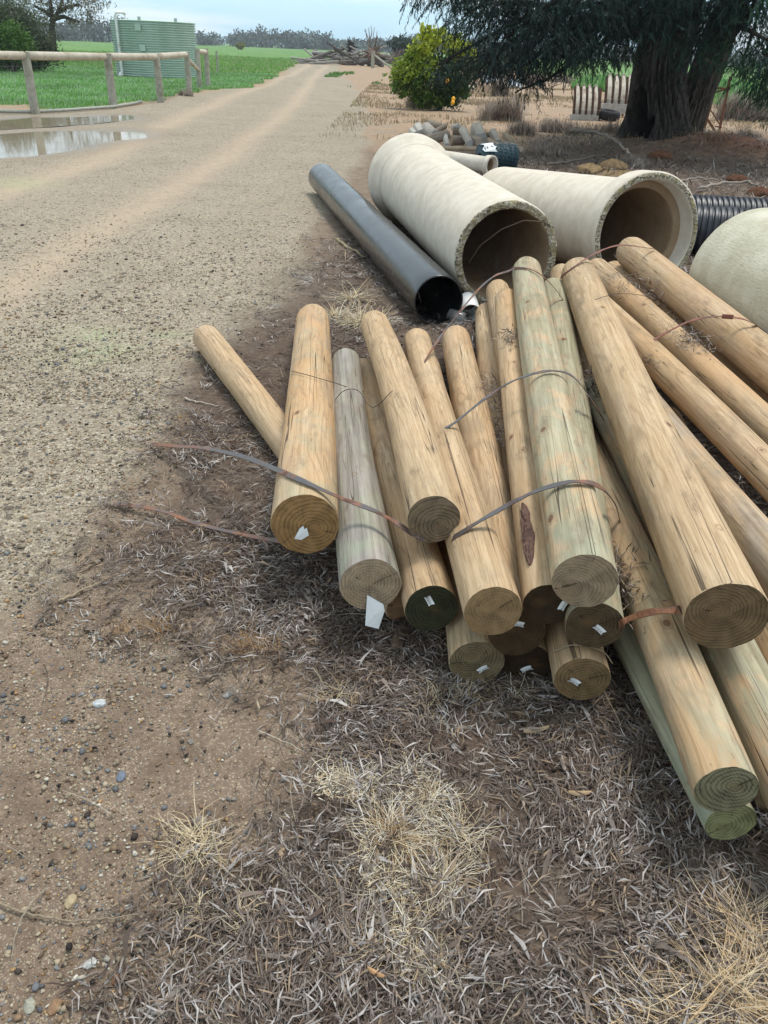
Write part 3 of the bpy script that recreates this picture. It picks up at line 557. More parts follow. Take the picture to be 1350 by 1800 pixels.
# ------------------------------------------------------------------ steel strapping and wire
STR = {"s1":[[-1.01,3.026,0.012],[-0.957,2.963,0.041],[-0.892,2.901,0.069],[-0.824,2.84,0.095],[-0.76,2.778,0.121],[-0.699,2.714,0.148],[-0.639,2.649,0.174],[-0.581,2.583,0.199],[-0.528,2.516,0.224],[-0.478,2.447,0.248],[-0.432,2.377,0.271],[-0.391,2.307,0.295],[-0.353,2.24,0.318],[-0.321,2.174,0.344],[-0.296,2.119,0.364],[-0.273,2.082,0.376],[-0.248,2.05,0.384],[-0.219,2.025,0.385],[-0.188,2.012,0.378],[-0.157,2.0,0.371],[-0.13,1.996,0.361],[-0.105,1.985,0.358],[-0.082,1.972,0.357],[-0.061,1.961,0.355],[-0.041,1.951,0.353],[-0.023,1.942,0.35],[-0.006,1.933,0.347],[0.01,1.926,0.342],[0.026,1.924,0.334],[0.041,1.911,0.331],[0.056,1.897,0.328],[0.07,1.884,0.324],[0.083,1.873,0.322],[0.093,1.857,0.326],[0.102,1.857,0.321],[0.109,1.858,0.317],[0.115,1.858,0.314]],"s1b":[[0.192,1.841,0.332],[0.2,1.833,0.346],[0.212,1.827,0.36],[0.227,1.829,0.372],[0.242,1.832,0.383],[0.259,1.834,0.395],[0.278,1.839,0.406],[0.3,1.856,0.411],[0.32,1.867,0.418],[0.339,1.873,0.428],[0.356,1.864,0.447],[0.373,1.862,0.459],[0.391,1.864,0.47],[0.409,1.862,0.481],[0.426,1.853,0.495],[0.444,1.852,0.503],[0.461,1.852,0.509],[0.476,1.85,0.515],[0.491,1.849,0.52],[0.505,1.85,0.521],[0.52,1.852,0.52],[0.536,1.858,0.516],[0.554,1.872,0.506],[0.575,1.895,0.489],[0.603,1.94,0.458],[0.627,1.973,0.43],[0.646,1.992,0.407],[0.664,2.008,0.383],[0.678,2.015,0.363],[0.695,2.036,0.333],[0.71,2.056,0.301],[0.725,2.075,0.268],[0.737,2.095,0.237],[0.747,2.115,0.206],[0.756,2.135,0.175],[0.763,2.157,0.146],[0.772,2.18,0.12]],"s2":[[-0.995,2.513,0.012],[-0.96,2.497,0.018],[-0.913,2.481,0.023],[-0.862,2.464,0.027],[-0.816,2.446,0.03],[-0.778,2.428,0.031],[-0.743,2.408,0.031],[-0.709,2.389,0.031],[-0.675,2.37,0.032],[-0.641,2.352,0.034],[-0.608,2.334,0.037],[-0.574,2.317,0.04],[-0.539,2.3,0.043],[-0.501,2.283,0.047],[-0.462,2.266,0.051],[-0.423,2.249,0.055],[-0.391,2.233,0.06],[-0.363,2.219,0.065],[-0.34,2.205,0.07],[-0.321,2.194,0.075],[-0.307,2.183,0.08]],"s3":[[0.172,2.554,0.321],[0.183,2.553,0.329],[0.2,2.559,0.337],[0.22,2.567,0.346],[0.242,2.579,0.357],[0.266,2.611,0.363],[0.293,2.634,0.378],[0.32,2.652,0.395],[0.347,2.675,0.409],[0.376,2.714,0.414],[0.402,2.726,0.429],[0.421,2.692,0.461],[0.445,2.697,0.474],[0.472,2.705,0.484],[0.497,2.7,0.497],[0.521,2.697,0.507],[0.545,2.703,0.511],[0.566,2.707,0.514],[0.584,2.711,0.515],[0.602,2.714,0.513],[0.619,2.719,0.51],[0.635,2.722,0.506],[0.649,2.725,0.501],[0.668,2.75,0.485],[0.682,2.75,0.475],[0.697,2.747,0.462],[0.712,2.743,0.447],[0.728,2.745,0.427],[0.736,2.714,0.42],[0.759,2.729,0.391],[0.782,2.742,0.36],[0.804,2.757,0.33],[0.826,2.788,0.3]],"s4":[[0.11,3.273,0.251],[0.117,3.273,0.264],[0.126,3.286,0.277],[0.139,3.319,0.287],[0.153,3.365,0.293],[0.168,3.414,0.301],[0.185,3.468,0.31],[0.204,3.535,0.316],[0.224,3.605,0.322],[0.245,3.67,0.329],[0.266,3.72,0.341],[0.288,3.766,0.355],[0.311,3.797,0.376],[0.34,3.85,0.396],[0.372,3.905,0.419],[0.404,3.959,0.44],[0.433,4.01,0.458],[0.46,4.062,0.469],[0.484,4.111,0.476],[0.508,4.157,0.48],[0.531,4.201,0.483],[0.553,4.243,0.483],[0.575,4.282,0.48],[0.596,4.322,0.476],[0.617,4.363,0.471],[0.636,4.407,0.467],[0.656,4.455,0.461],[0.673,4.493,0.457],[0.686,4.531,0.452]],"s4b":[[0.686,4.685,0.416],[0.685,4.571,0.443],[0.691,4.461,0.471],[0.704,4.388,0.489],[0.718,4.339,0.499],[0.733,4.305,0.503],[0.748,4.277,0.503],[0.764,4.254,0.5],[0.78,4.231,0.494],[0.797,4.213,0.484],[0.817,4.208,0.468],[0.832,4.173,0.458],[0.843,4.123,0.45],[0.875,4.161,0.415],[0.909,4.196,0.376],[0.941,4.234,0.337],[0.972,4.298,0.3]],"s5":[[0.968,4.617,0.39],[0.965,4.549,0.419],[0.968,4.483,0.451],[0.982,4.454,0.477],[1.002,4.451,0.495],[1.031,4.477,0.508],[1.066,4.516,0.518],[1.101,4.556,0.528],[1.136,4.594,0.536],[1.168,4.629,0.542],[1.199,4.663,0.547],[1.231,4.697,0.549],[1.261,4.73,0.55],[1.305,4.823,0.537],[1.336,4.874,0.531],[1.365,4.909,0.527],[1.402,4.942,0.521],[1.452,4.971,0.512],[1.512,4.999,0.502],[1.571,5.029,0.49],[1.618,5.07,0.478]],"s6":[[1.266,3.707,0.329],[1.286,3.726,0.333],[1.305,3.726,0.347],[1.328,3.726,0.363],[1.35,3.728,0.377],[1.371,3.731,0.389],[1.403,3.761,0.393],[1.428,3.77,0.402],[1.443,3.751,0.418],[1.465,3.744,0.428],[1.487,3.737,0.437],[1.511,3.731,0.444],[1.536,3.724,0.449],[1.563,3.717,0.453],[1.592,3.709,0.455],[1.62,3.701,0.455],[1.645,3.693,0.454],[1.667,3.686,0.451],[1.686,3.677,0.445],[1.703,3.668,0.439],[1.746,3.717,0.415],[1.815,3.817,0.374],[1.882,3.913,0.332],[1.95,4.012,0.29],[2.013,4.113,0.25]],"s7":[[0.667,1.747,0.12],[0.587,1.529,0.296],[0.589,1.525,0.305],[0.592,1.522,0.314],[0.599,1.523,0.319],[0.606,1.521,0.326],[0.613,1.516,0.335],[0.621,1.512,0.344],[0.629,1.507,0.352],[0.638,1.503,0.359],[0.647,1.498,0.366],[0.657,1.493,0.372],[0.666,1.488,0.377],[0.677,1.484,0.382],[0.688,1.48,0.386],[0.693,1.464,0.399],[0.764,1.596,0.3]],"w1":[[-0.434,3.3,0.254],[-0.399,3.195,0.288],[-0.359,3.121,0.309],[-0.322,3.085,0.315],[-0.292,3.081,0.308],[-0.269,3.099,0.295],[-0.247,3.116,0.282],[-0.225,3.138,0.267],[-0.202,3.152,0.254],[-0.177,3.168,0.24],[-0.149,3.184,0.226],[-0.124,3.201,0.212],[-0.107,3.219,0.2]],"w2":[[-0.22,3.058,0.227],[-0.213,3.038,0.243],[-0.203,3.02,0.263],[-0.192,3.003,0.281],[-0.18,2.985,0.296],[-0.166,2.966,0.309],[-0.151,2.946,0.32],[-0.135,2.924,0.328],[-0.119,2.9,0.333],[-0.104,2.869,0.33],[-0.089,2.834,0.321],[-0.074,2.803,0.313],[-0.058,2.77,0.318],[-0.039,2.758,0.333],[-0.018,2.726,0.368],[0.001,2.729,0.391],[0.015,2.747,0.399]],"w3":[[0.958,3.729,0.504],[0.975,3.734,0.509],[1.006,3.765,0.51],[1.051,3.833,0.501],[1.115,3.971,0.472],[1.158,4.034,0.459],[1.201,4.092,0.445],[1.245,4.15,0.43],[1.287,4.209,0.414],[1.328,4.267,0.397],[1.37,4.326,0.378],[1.409,4.388,0.358],[1.445,4.455,0.338]],"w4":[[0.458,1.597,0.145],[0.462,1.588,0.158],[0.47,1.584,0.169],[0.48,1.579,0.181],[0.49,1.577,0.187],[0.5,1.574,0.191],[0.509,1.571,0.194],[0.519,1.566,0.197],[0.53,1.564,0.197],[0.541,1.563,0.195],[0.554,1.563,0.191],[0.566,1.565,0.185],[0.578,1.567,0.177],[0.587,1.568,0.168],[0.595,1.569,0.157],[0.602,1.569,0.146],[0.608,1.571,0.137]]}
def ribbon(pts, wd, name, lab, cat, m, group, axis=(.06, 1, 0)):
    pts = np.array(pts, float); pts = pts + np.array((0, -.002, .0075)) * (pts[:, 2:3] > .1); d = unit(np.gradient(pts, axis=0)); ax = np.array(axis, float)
    s = ax - d * (d @ ax)[:, None]; s = unit(s); nrm = unit(np.cross(d, s)); nrm *= np.sign(nrm[:, 2:3] + 1e-6); nrm = np.where(nrm[:, 2:3] < 0, -nrm, nrm)
    tw = .12 * np.sin(np.arange(len(pts)) * .9)[:, None]; s = unit(s + nrm * tw); th = .0011
    V = np.stack([pts - s * wd / 2 - nrm * th, pts + s * wd / 2 - nrm * th, pts + s * wd / 2 + nrm * th, pts - s * wd / 2 + nrm * th], 1).reshape(-1, 3)
    k = len(pts); F = [(i * 4 + j, i * 4 + (j + 1) % 4, (i + 1) * 4 + (j + 1) % 4, (i + 1) * 4 + j) for i in range(k - 1) for j in range(4)] + [(0, 1, 2, 3), tuple((k - 1) * 4 + j for j in (3, 2, 1, 0))]
    mb = MB(); mb.add(V, F); return tag(mb.build(name, m, smooth=False, loc=pts[0]), lab, cat, group)
GS = 'steel straps strewn over the posts'
ribbon(STR['s1'], .019, 'steel_strap', 'long rusty strap crossing the orange and grey posts and sticking out over the gravel', 'strap', strap_m, GS)
ribbon(STR['s1b'], .019, 'steel_strap', 'grey strap arched over the front half of the thick grey green post', 'strap', strap_m, GS)
ribbon(STR['s2'], .018, 'steel_strap', 'rusty strap end lying on the leaf litter left of the orange post', 'strap', strap_m, GS)
ribbon(STR['s3'], .016, 'steel_strap', 'strap across the middle of the thick grey green post, halfway along the pile', 'strap', strap_m, GS)
ribbon(STR['s4'], .015, 'steel_strap', 'thin strap slanting up over the back ends of the left middle posts', 'strap', strap_m, GS)
ribbon(STR['s4b'], .013, 'steel_strap', 'short dark strap over the rounded back end of the thick grey green post', 'strap', rust_m, GS)
ribbon(STR['s5'], .016, 'steel_strap', 'red brown strap across the back ends below the collared pipe mouth', 'strap', strap_red_m, GS)
o = ribbon(STR['s6'], .019, 'steel_strap', 'red brown strap with a crimped buckle over the topmost right post', 'strap', strap_red_m, GS)
bp = np.array(STR['s6'][14]) - np.array(STR['s6'][0]); bd = np.array(STR['s6'][15]) - np.array(STR['s6'][13])
mb = MB(); mb.box(bp, (.010, .020, .05), frame(bd)); mb.build('buckle', strap_red_m, o)
ribbon(STR['s7'], .022, 'steel_strap', 'broad brown strap across the tan post at front right', 'strap', rust_m, GS)
for k, lab in (('w1', 'thin wire lying across the orange and grey posts'), ('w2', 'thin wire arching over the grey post towards the pale one'),
               ('w3', 'short wire across the golden brown post'), ('w4', 'pale wire wrapped round the low post with the frayed tag')):
    mb = MB(); pts = np.array(STR[k]); mb.tube(pts + (0, -.002, .009), .0016 if k != 'w4' else .0014, 6, col=(.10, .08, .07) if k != 'w4' else (.42, .36, .25))
    tag(mb.build('loose_wire', twig_m, loc=pts[0]), lab, 'wire', 'loose wires on the posts')

# ------------------------------------------------------------------ pipes
def lathe(prof, n=72, jit=None, seed=0.0):
    """prof: (z, r, material index of the band that starts here) -> MB"""
    th = np.linspace(0, 2 * pi, n, endpoint=False); mb = MB(); V = []
    for i, q in enumerate(prof):
        z = np.full(n, q[0], float); r = np.full(n, q[1], float)
        if jit and i in jit:
            z = z + jit[i] * (fbm(np.cos(th) * 5 + seed, np.sin(th) * 5, i * .37) - .5) * 2; r = r + jit[i] * .5 * (fbm(np.cos(th) * 7, np.sin(th) * 7 + seed, i * 3.1) - .5)
        V.append(np.stack([r * np.cos(th), r * np.sin(th), z], 1))
    m = len(prof); mb.v.append(np.concatenate(V)); mb.c.append(np.ones((m * n, 3))); mb.k = m * n
    for i in range(m - 1):
        for j in range(n): mb.f.append([i * n + j, i * n + (j + 1) % n, (i + 1) * n + (j + 1) % n, (i + 1) * n + j]); mb.m.append(prof[i][2])
    return mb
def thing_axis(name, a, d, lab, cat, group=None):
    Rm = frame(d); e = empty(name, a, lab, cat, group)
    e.matrix_world = Matrix(((*Rm[0], a[0]), (*Rm[1], a[1]), (*Rm[2], a[2]), (0, 0, 0, 1))); return e
CM = [conc_m, conc_in_m, broken_m]
def ramp_z(z0, z1, r, mi, k=14): return [(z, r, mi) for z in np.linspace(z0, z1, k)]
def concrete_pipe(a, b, ro, ri, ends, lab, group='concrete pipes'):
    """ends: 'broken' | 'collar' | 'plain' at a and b"""
    a, b = np.array(a, float), np.array(b, float); L = np.linalg.norm(b - a); e = thing_axis('concrete_pipe', a, b - a, lab, 'pipe', group)
    ja = .016 if ends[0] == 'broken' else .002
    prof = ramp_z(L, .03, ro, 0) + [(.012, ro - .004, 2), (0, ro - .014, 2), (.004, (ro + ri) / 2, 2), (0, ri + .012, 2), (.012, ri, 1)] + ramp_z(.03, L, ri, 1) + [(L, ro, 0)]
    i0 = 14; jit = {i0 - 1: ja * .6, i0: ja * 1.1, i0 + 1: ja * 1.2, i0 + 2: ja * 1.3, i0 + 3: ja * 1.2, i0 + 4: ja}
    lathe(prof, 90, jit, a[0]).build('barrel', CM, e, smooth=True)
    for k, zb, sgn in ((0, 0.0, 1), (1, L, -1)):
        if ends[k] != 'collar': continue
        rc = ro + .065; Lc = .20
        pf = [(Lc + .10, ro + .002, 0), (Lc + .06, ro + .012, 0), (Lc, rc - .012, 0), (Lc - .03, rc, 0), (.012, rc, 0), (0, rc - .010, 2), (-.001, rc - .028, 2), (0, ro + .018, 0), (.010, ro + .010, 0), (.135, ro + .004, 1), (.138, ri + .03, 1), (.142, ri + .001, 1), (.20, ri + .0005, 1)]
        pf = [(zb + sgn * (z - .14), r, m_) for z, r, m_ in pf]
        if sgn < 0: pf = pf[::-1]; pf = [(pf[i][0], pf[i][1], pf[min(i + 1, len(pf) - 1)][2]) for i in range(len(pf))]
        jt = {4: .003, 5: .007, 6: .004} if sgn > 0 else {6: .004, 7: .007, 8: .003}
        lathe(pf, 90, jt, a[1]).build('collar', CM, e, smooth=True)
    return e
concrete_pipe((.735, 5.273, .36), (.152, 8.19, .405), .349, .295, ('broken', 'collar'), 'pale concrete pipe with a broken front rim, next to the black pipe')
yw = 1.86; dx = np.array((cos(yw), sin(yw), -.088)); a2_ = np.array((1.80, 5.87, .42)) + dx * .14
concrete_pipe(a2_, a2_ + dx * 2.45, .355, .305, ('collar', 'plain'), 'pale concrete pipe with a thick collar facing the camera, mouth stained brown')
e = thing_axis('concrete_pipe', (2.15, 4.86, .40), (.1, -1, 0), 'rough cream concrete pipe at the right edge, cut off by the frame', 'pipe', 'concrete pipes')
lathe([(0, .33, 0), (0, .375, 0), (.012, .384, 0)] + ramp_z(.03, 2.4, .385, 0, 20) + [(2.4, .33, 0)] + ramp_z(2.39, .002, .328, 1, 12), 96, {1: .004, 2: .006}).build('barrel', [conc_rough_m, conc_in_m], e, smooth=True)
dx = unit(np.array((cos(2.35), sin(2.35), 0.))); a4 = np.array((1.32, 11.9, .15)) 
e = thing_axis('concrete_pipe', a4, dx, 'small concrete pipe behind the broken one, beside the netting roll', 'pipe', 'concrete pipes')
lathe(ramp_z(1.3, .10, .108, 0, 6) + [(.09, .13, 0), (.004, .135, 0), (0, .13, 0), (0, .105, 0), (.06, .10, 1), (.065, .08, 1)] + ramp_z(.08, 1.3, .08, 1, 5) + [(1.3, .108, 0)], 48, {7: .002}).build('barrel', [conc_m, conc_in_m], e, smooth=True)
# black plastic pipe
e = thing_axis('black_pipe', (.291, 4.882, .162), (-1.18, 5.121, .004), 'long smooth black plastic pipe lying along the edge of the gravel', 'pipe')
lathe(ramp_z(5.25, .01, .158, 0, 30) + [(0, .156, 0), (0, .149, 0), (.01, .147, 0)] + ramp_z(.05, 5.25, .147, 0, 10) + [(5.25, .158, 0)], 72).build('pipe_wall', black_pipe_m, e, smooth=True)
mb = MB()
for k in range(3):
    A = 2 * pi * k / 3 + .4; mb.bar((0.02 * cos(A + .8), .02 * sin(A), .55), (.143 * cos(A), .143 * sin(A), .5), .0025, .0015)
mb.build('dirt_strand', twig_m, e)
# corrugated pipes
def corrugated(a, d, L, r, lab):
    e = thing_axis('corrugated_pipe', a, d, lab, 'pipe', 'black corrugated pipes'); pr = []
    z = 0
    while z < L: pr += [(z, r - .016, 0), (z + .006, r - .003, 0), (z + .011, r, 0), (z + .030, r, 0), (z + .035, r - .003, 0), (z + .041, r - .016, 0)]; z += .050
    pr = pr + [(z, r - .016, 0), (z, r - .03, 0), (0, r - .03, 0), (0, r - .016, 0)]
    lathe(pr, 64).build('ribbed_wall', corr_m, e, smooth=False)
corrugated((2.12, 8.05, .21), (1, -.10, .0), 3.2, .205, 'rear of the two black corrugated pipes beside the pipe collar')
corrugated((2.30, 7.45, .21), (1, -.22, .0), 2.8, .205, 'front of the two black corrugated pipes, behind the rough cream pipe')
# plastic offcut beside the black pipe mouth
c0 = G(822, 545, .09)
e = thing_axis('plastic_pipe_offcut', (.505, 4.95, .068), (-.02, .95, .03), 'short white plastic pipe offcut behind the black pipe mouth', 'pipe')
lathe([(.26, .064, 0), (.0, .064, 0), (-.001, .062, 0), (.0, .059, 0), (.26, .059, 0), (.26, .064, 0)], 48).build('pipe_wall', [white_pvc_m], e, smooth=True)
cup_m, t = mat("clear_plastic"); t.out((.85, .85, .85), .12, None, .5, **{'Transmission Weight': .85, 'Alpha': .75})
e = thing_axis('plastic_cup', G(814, 562, .05), (-.8, .35, .25), 'crushed clear plastic cup on its side beside the black pipe mouth', 'cup')
lathe([(0, .042, 0), (.003, .044, 0), (.10, .033, 0), (.10, .001, 0)], 28, {0: .006, 1: .006, 2: .006}).build('cup_wall', [cup_m], e, smooth=True)
# bent wire inside the broken pipe
mb = MB(); mb.tube([(.50, 5.34, .30), (.56, 5.30, .42), (.68, 5.27, .53), (.82, 5.27, .59), (.95, 5.30, .58), (1.03, 5.36, .54)], .004, 6, col=(.13, .085, .06)); tag(mb.build('loose_wire', twig_m, loc=(.5, 5.34, .30)), 'rusty wire arched across the mouth of the broken concrete pipe', 'wire')
# netting roll
e = thing_axis('netting_roll', (1.72, 12.75, .19), (-1, -.35, 0), 'dark blue green roll of wire netting beyond the concrete pipes', 'netting')
net_m = plain("coated_netting", (.012, .035, .05), (.03, .075, .09), .5, .4, 25, .2)
lathe([(0, .05, 0), (0, .155, 0)] + ramp_z(.0, .55, .165, 0, 8) + [(.55, .05, 0)], 40, {2: .012, 4: .012, 6: .012}).build('core', net_m, e, smooth=True)
mb = MB()
for k in range(26):
    ph = np.linspace(0, 2 * pi, 30); rz = .17 + .014 * np.sin(ph * 3 + k) ; z0 = .02 + .52 * k / 25
    mb.tube(np.stack([rz * np.cos(ph), rz * np.sin(ph), z0 + .03 * np.sin(ph * 2 + k * 1.7)], 1), .005, 5, caps=False, col=(.02, .06, .08))
for k in range(22):
    A = 2 * pi * k / 22; mb.tube([(.178 * cos(A + z), .178 * sin(A + z), z) for z in np.linspace(0, .55, 10)], .004, 5, col=(.03, .08, .10))
mb.build('wire_mesh', vcol("netting_wire", .45, .5), e)
Rn_ = np.array(e.matrix_world.to_3x3()); cdir = Rn_.T @ unit(np.array((-.1, -.7, .7))); WQ0 = atan2(cdir[1], cdir[0]) - .65; mb = MB(); V = []
for z in np.linspace(.36, .56, 6):
    for q in np.linspace(WQ0 + .3, WQ0 + 1.2, 9): V.append(((.186 + .01 * sin(9 * q + 20 * z)) * cos(q), (.186 + .01 * sin(9 * q + 20 * z)) * sin(q), z + .02 * sin(q * 11)))
mb.add(V, [(i * 9 + j, i * 9 + j + 1, (i + 1) * 9 + j + 1, (i + 1) * 9 + j) for i in range(5) for j in range(8)]); mb.build('torn_wrapper', paper_m, e)

# ------------------------------------------------------------------ litter, gravel, twigs (countless: stuff)
def scatter(n, box, dens):
    x0, x1, y0, y1 = box; out = []; tot = 0
    while tot < n:
        x = rng.uniform(x0, x1, n); y = rng.uniform(y0, y1, n); k = rng.random(n) < dens(x, y); out.append(np.c_[x, y][k]); tot += k.sum()
        if len(out) > 60: break
    return np.concatenate(out)[:n]
def infront(x, y): return (y > .55) & (np.abs(x) < .62 * y + .35)
BARE = [(G(370, 1330), .22, .26), (G(480, 1200), .10, .09), (G(985, 1610), .15, .10), (G(560, 1360), .08, .08)]
def litter_d(x, y):
    m = sm(sdf(LITTER, x, y) + (fbm(x * 1.5, y * 1.5, 3) - .5) * .35 + (fbm(x * 6, y * 6, 4.4) - .5) * .30, -.28, .22)
    m = m * (1 - .5 * sm(-x, .30, .60) * sm(y, 1.2, 1.8))
    for c, a, b in BARE: m = m * (1 - .85 * np.exp(-(((x - c[0]) / a) ** 2 + ((y - c[1]) / b) ** 2) ** 2))
    return m * (.30 + .70 * sm(fbm(x * 3.6, y * 3.6, 7.7), .36, .56))
PAL = np.array([(.165, .125, .10), (.115, .082, .064), (.24, .195, .165), (.40, .36, .335), (.075, .050, .038), (.28, .20, .13), (.195, .158, .138), (.045, .030, .023)])
def spray_litter(n, box, k, Lr, Wr, name, lab, zmax, dens, chaos=.25):
    c = scatter(n, box, dens); n = len(c)
    ang = (fbm(c[:, 0] * 2.6, c[:, 1] * 2.6, 6.6) * 5 * pi + rng.normal(0, .55, n)); c_col = rng.choice(len(PAL), n, p=[.20, .17, .17, .14, .12, .07, .08, .05])
    sl = rng.uniform(.02, .06, n)
    tpos = rng.uniform(-1, 1, (n, k)); base = c[:, None] + tpos[..., None] * (sl[:, None, None] * np.stack([np.cos(ang), np.sin(ang)], -1)[:, None])
    base = base + rng.normal(0, .012, base.shape)
    la = ang[:, None] + rng.choice([-1, 1], (n, k)) * rng.uniform(.12, .75, (n, k)) + rng.normal(0, .22, (n, k))
    single = rng.random(n) < chaos; la[single] = rng.uniform(0, 2 * pi, (single.sum(), k)); base[single] += rng.normal(0, .05, (single.sum(), k, 2))
    el = rng.normal(.05, .20, (n, k)); base = base.reshape(-1, 2); la = la.ravel(); el = el.ravel()
    D = np.stack([np.cos(la) * np.cos(el), np.sin(la) * np.cos(el), np.sin(el)], 1)
    roll = rng.normal(0, .5, len(la)); S0 = np.stack([-np.sin(la), np.cos(la), np.zeros_like(la)], 1); S = unit(S0 * np.cos(roll)[:, None] + np.array((0, 0, 1.)) * np.sin(roll)[:, None]); S = unit(S - D * (S * D).sum(1)[:, None])
    P = np.c_[base, height(base[:, 0], base[:, 1]) + .006 + zmax * rng.random(len(la)) ** 1.5 * (.4 + .6 * fbm(base[:, 0] * 3, base[:, 1] * 3, 1.1))]
    L = rng.uniform(*Lr, len(la)); W = rng.uniform(*Wr, len(la))
    V, F = leaf_mesh(P, D, S, L, W, rng.normal(.03, .13, len(la)), .12, .35, rng.normal(0, .09, len(la)))
    V[:, 2] = np.maximum(V[:, 2], rep(height(P[:, 0], P[:, 1]), 6) + .0015)
    col = PAL[rep(c_col, k)] * rng.uniform(.75, 1.3, (len(la), 1))
    if chaos > .5: col = np.array([(.21, .135, .085), (.13, .08, .05), (.33, .235, .15), (.085, .055, .04)])[rng.integers(0, 4, len(la))] * rng.uniform(.7, 1.3, (len(la), 1))
    return V, F, rep(col, 6)
def joinvf(l):
    V = []; F = []; Cc = []; k = 0
    for v, f, c in l: V.append(v); F.append(f + k); Cc.append(c); k += len(v)
    return np.concatenate(V), np.concatenate(F), np.concatenate(Cc)
dn = lambda x, y: litter_d(x, y) * infront(x, y)
near = lambda x, y: dn(x, y) * np.clip((1.7 / np.maximum(y, .5)) ** 1.1, 0, 1)
parts_ = [spray_litter(2600, (-1.6, 2.2, .6, 3.6), 9, (.007, .018), (.0022, .0050), '', '', .010, near, .9), spray_litter(10500, (-1.6, 2.2, .6, 3.4), 9, (.022, .058), (.0024, .0046), '', '', .024, near),
          spray_litter(5600, (-2.0, 4.0, 2.6, 8.5), 7, (.03, .075), (.004, .008), '', '', .03, dn),
          spray_litter(500, (-1.4, 2.0, .6, 3.2), 1, (.05, .085), (.008, .013), '', '', .024, near)]
LITTER_PARTS = parts_
# far litter and fallen twigs under the tree
def far_d(x, y): return sm(sdf(LITTER, x, y), -.3, .4) * ((x > -.4) & (x < .62 * y + 1.2))
c = scatter(24000, (-1, 11, 6.5, 18.5), lambda x, y: np.maximum(far_d(x, y), ((x > 3.5) & (x < .62 * y + 1.2) & (y > 13)) * .8)); n = len(c); a = rng.uniform(0, 2 * pi, n); el = rng.normal(.08, .2, n)
D = np.stack([np.cos(a) * np.cos(el), np.sin(a) * np.cos(el), np.sin(el)], 1); S = unit(np.cross(D, (0, 0, 1.)))
V, F = leaf_mesh(np.c_[c, height(c[:, 0], c[:, 1]) + .012], D, S, rng.uniform(.07, .28, n), rng.uniform(.008, .02, n), rng.normal(0, .08, n))
tag(big('twig_litter', V, F, leaf_dry_m, cols=rep(PAL[rng.integers(0, 8, n)] * rng.uniform(.6, 1.25, (n, 1)), 6)), 'dark mat of twigs and dead leaves under the big tree', 'twig litter', kind='stuff')

# gravel
ph = (1 + 5 ** .5) / 2
ICO = unit(np.array([(-1, ph, 0), (1, ph, 0), (-1, -ph, 0), (1, -ph, 0), (0, -1, ph), (0, 1, ph), (0, -1, -ph), (0, 1, -ph), (ph, 0, -1), (ph, 0, 1), (-ph, 0, -1), (-ph, 0, 1)], float))
ICF = np.array([(0, 11, 5), (0, 5, 1), (0, 1, 7), (0, 7, 10), (0, 10, 11), (1, 5, 9), (5, 11, 4), (11, 10, 2), (10, 7, 6), (7, 1, 8), (3, 9, 4), (3, 4, 2), (3, 2, 6), (3, 6, 8), (3, 8, 9), (4, 9, 5), (2, 4, 11), (6, 2, 10), (8, 6, 7), (9, 8, 1)])
def stones(c, r, col, sink=.25):
    n = len(c); sc_ = r[:, None] * rng.uniform(.6, 1.25, (n, 3)); sc_[:, 2] *= .72
    V = ICO[None] * rng.uniform(.55, 1.25, (n, 12, 1)) * sc_[:, None]; a = rng.uniform(0, 2 * pi, n); ca, sa = np.cos(a)[:, None], np.sin(a)[:, None]
    V = np.stack([V[..., 0] * ca - V[..., 1] * sa, V[..., 0] * sa + V[..., 1] * ca, V[..., 2]], -1)
    V = V + np.c_[c, height(c[:, 0], c[:, 1]) + sc_[:, 2] * (1 - 2 * sink)][:, None]
    F = ICF[None] + np.arange(n)[:, None, None] * 12; return V.reshape(-1, 3), F.reshape(-1, 3), rep(col, 12)
SP = np.array([(.42, .34, .235), (.33, .26, .175), (.22, .215, .21), (.15, .15, .155), (.24, .155, .095), (.56, .51, .42), (.055, .043, .036), (.38, .235, .11), (.17, .12, .08)])
def grav_d(x, y):
    g = sm(sdf(LITTER, x, y) + (fbm(x * 2, y * 2, 3) - .5) * .3, .12, -.12); rdm = sm(sdf(ROAD, x, y), -.5, .1)
    bare = np.exp(-(((x - BARE[0][0][0]) / .26) ** 2 + ((y - BARE[0][0][1]) / .3) ** 2) ** 2)
    cl = .3 + .7 * sm(fbm(x * 3.3, y * 3.3, 9.1), .32, .6)
    return np.maximum(g * (1 - .8 * bare) * cl, .07) * infront(x, y)
c1 = scatter(38000, (-2.4, 1.2, .6, 4.2), lambda x, y: grav_d(x, y) * np.clip((1.3 / np.maximum(y, .5)) ** .8, 0, 1)); n1 = len(c1)
r1_ = np.minimum(np.exp(rng.normal(np.log(.0023), .55, n1)), .0095)
c2 = scatter(12000, (-5, .2, 3.0, 9.5), lambda x, y: grav_d(x, y) * sm(y, 9.0, 3.5)); r2_ = np.minimum(np.exp(rng.normal(np.log(.0048), .4, len(c2))), .016)
l_ = []
for c, r in ((c1, r1_), (c2, r2_)):
    ix = rng.choice(9, len(c), p=[.24, .2, .12, .08, .1, .08, .06, .05, .07]); l_.append(stones(c, r, SP[ix] * rng.uniform(.7, 1.2, (len(c), 1))))
V, F, c_ = joinvf(l_); tag(big('gravel', V, F, pebble_m, cols=c_), 'loose gravel and grit on the bare earth and track', 'gravel', kind='stuff')
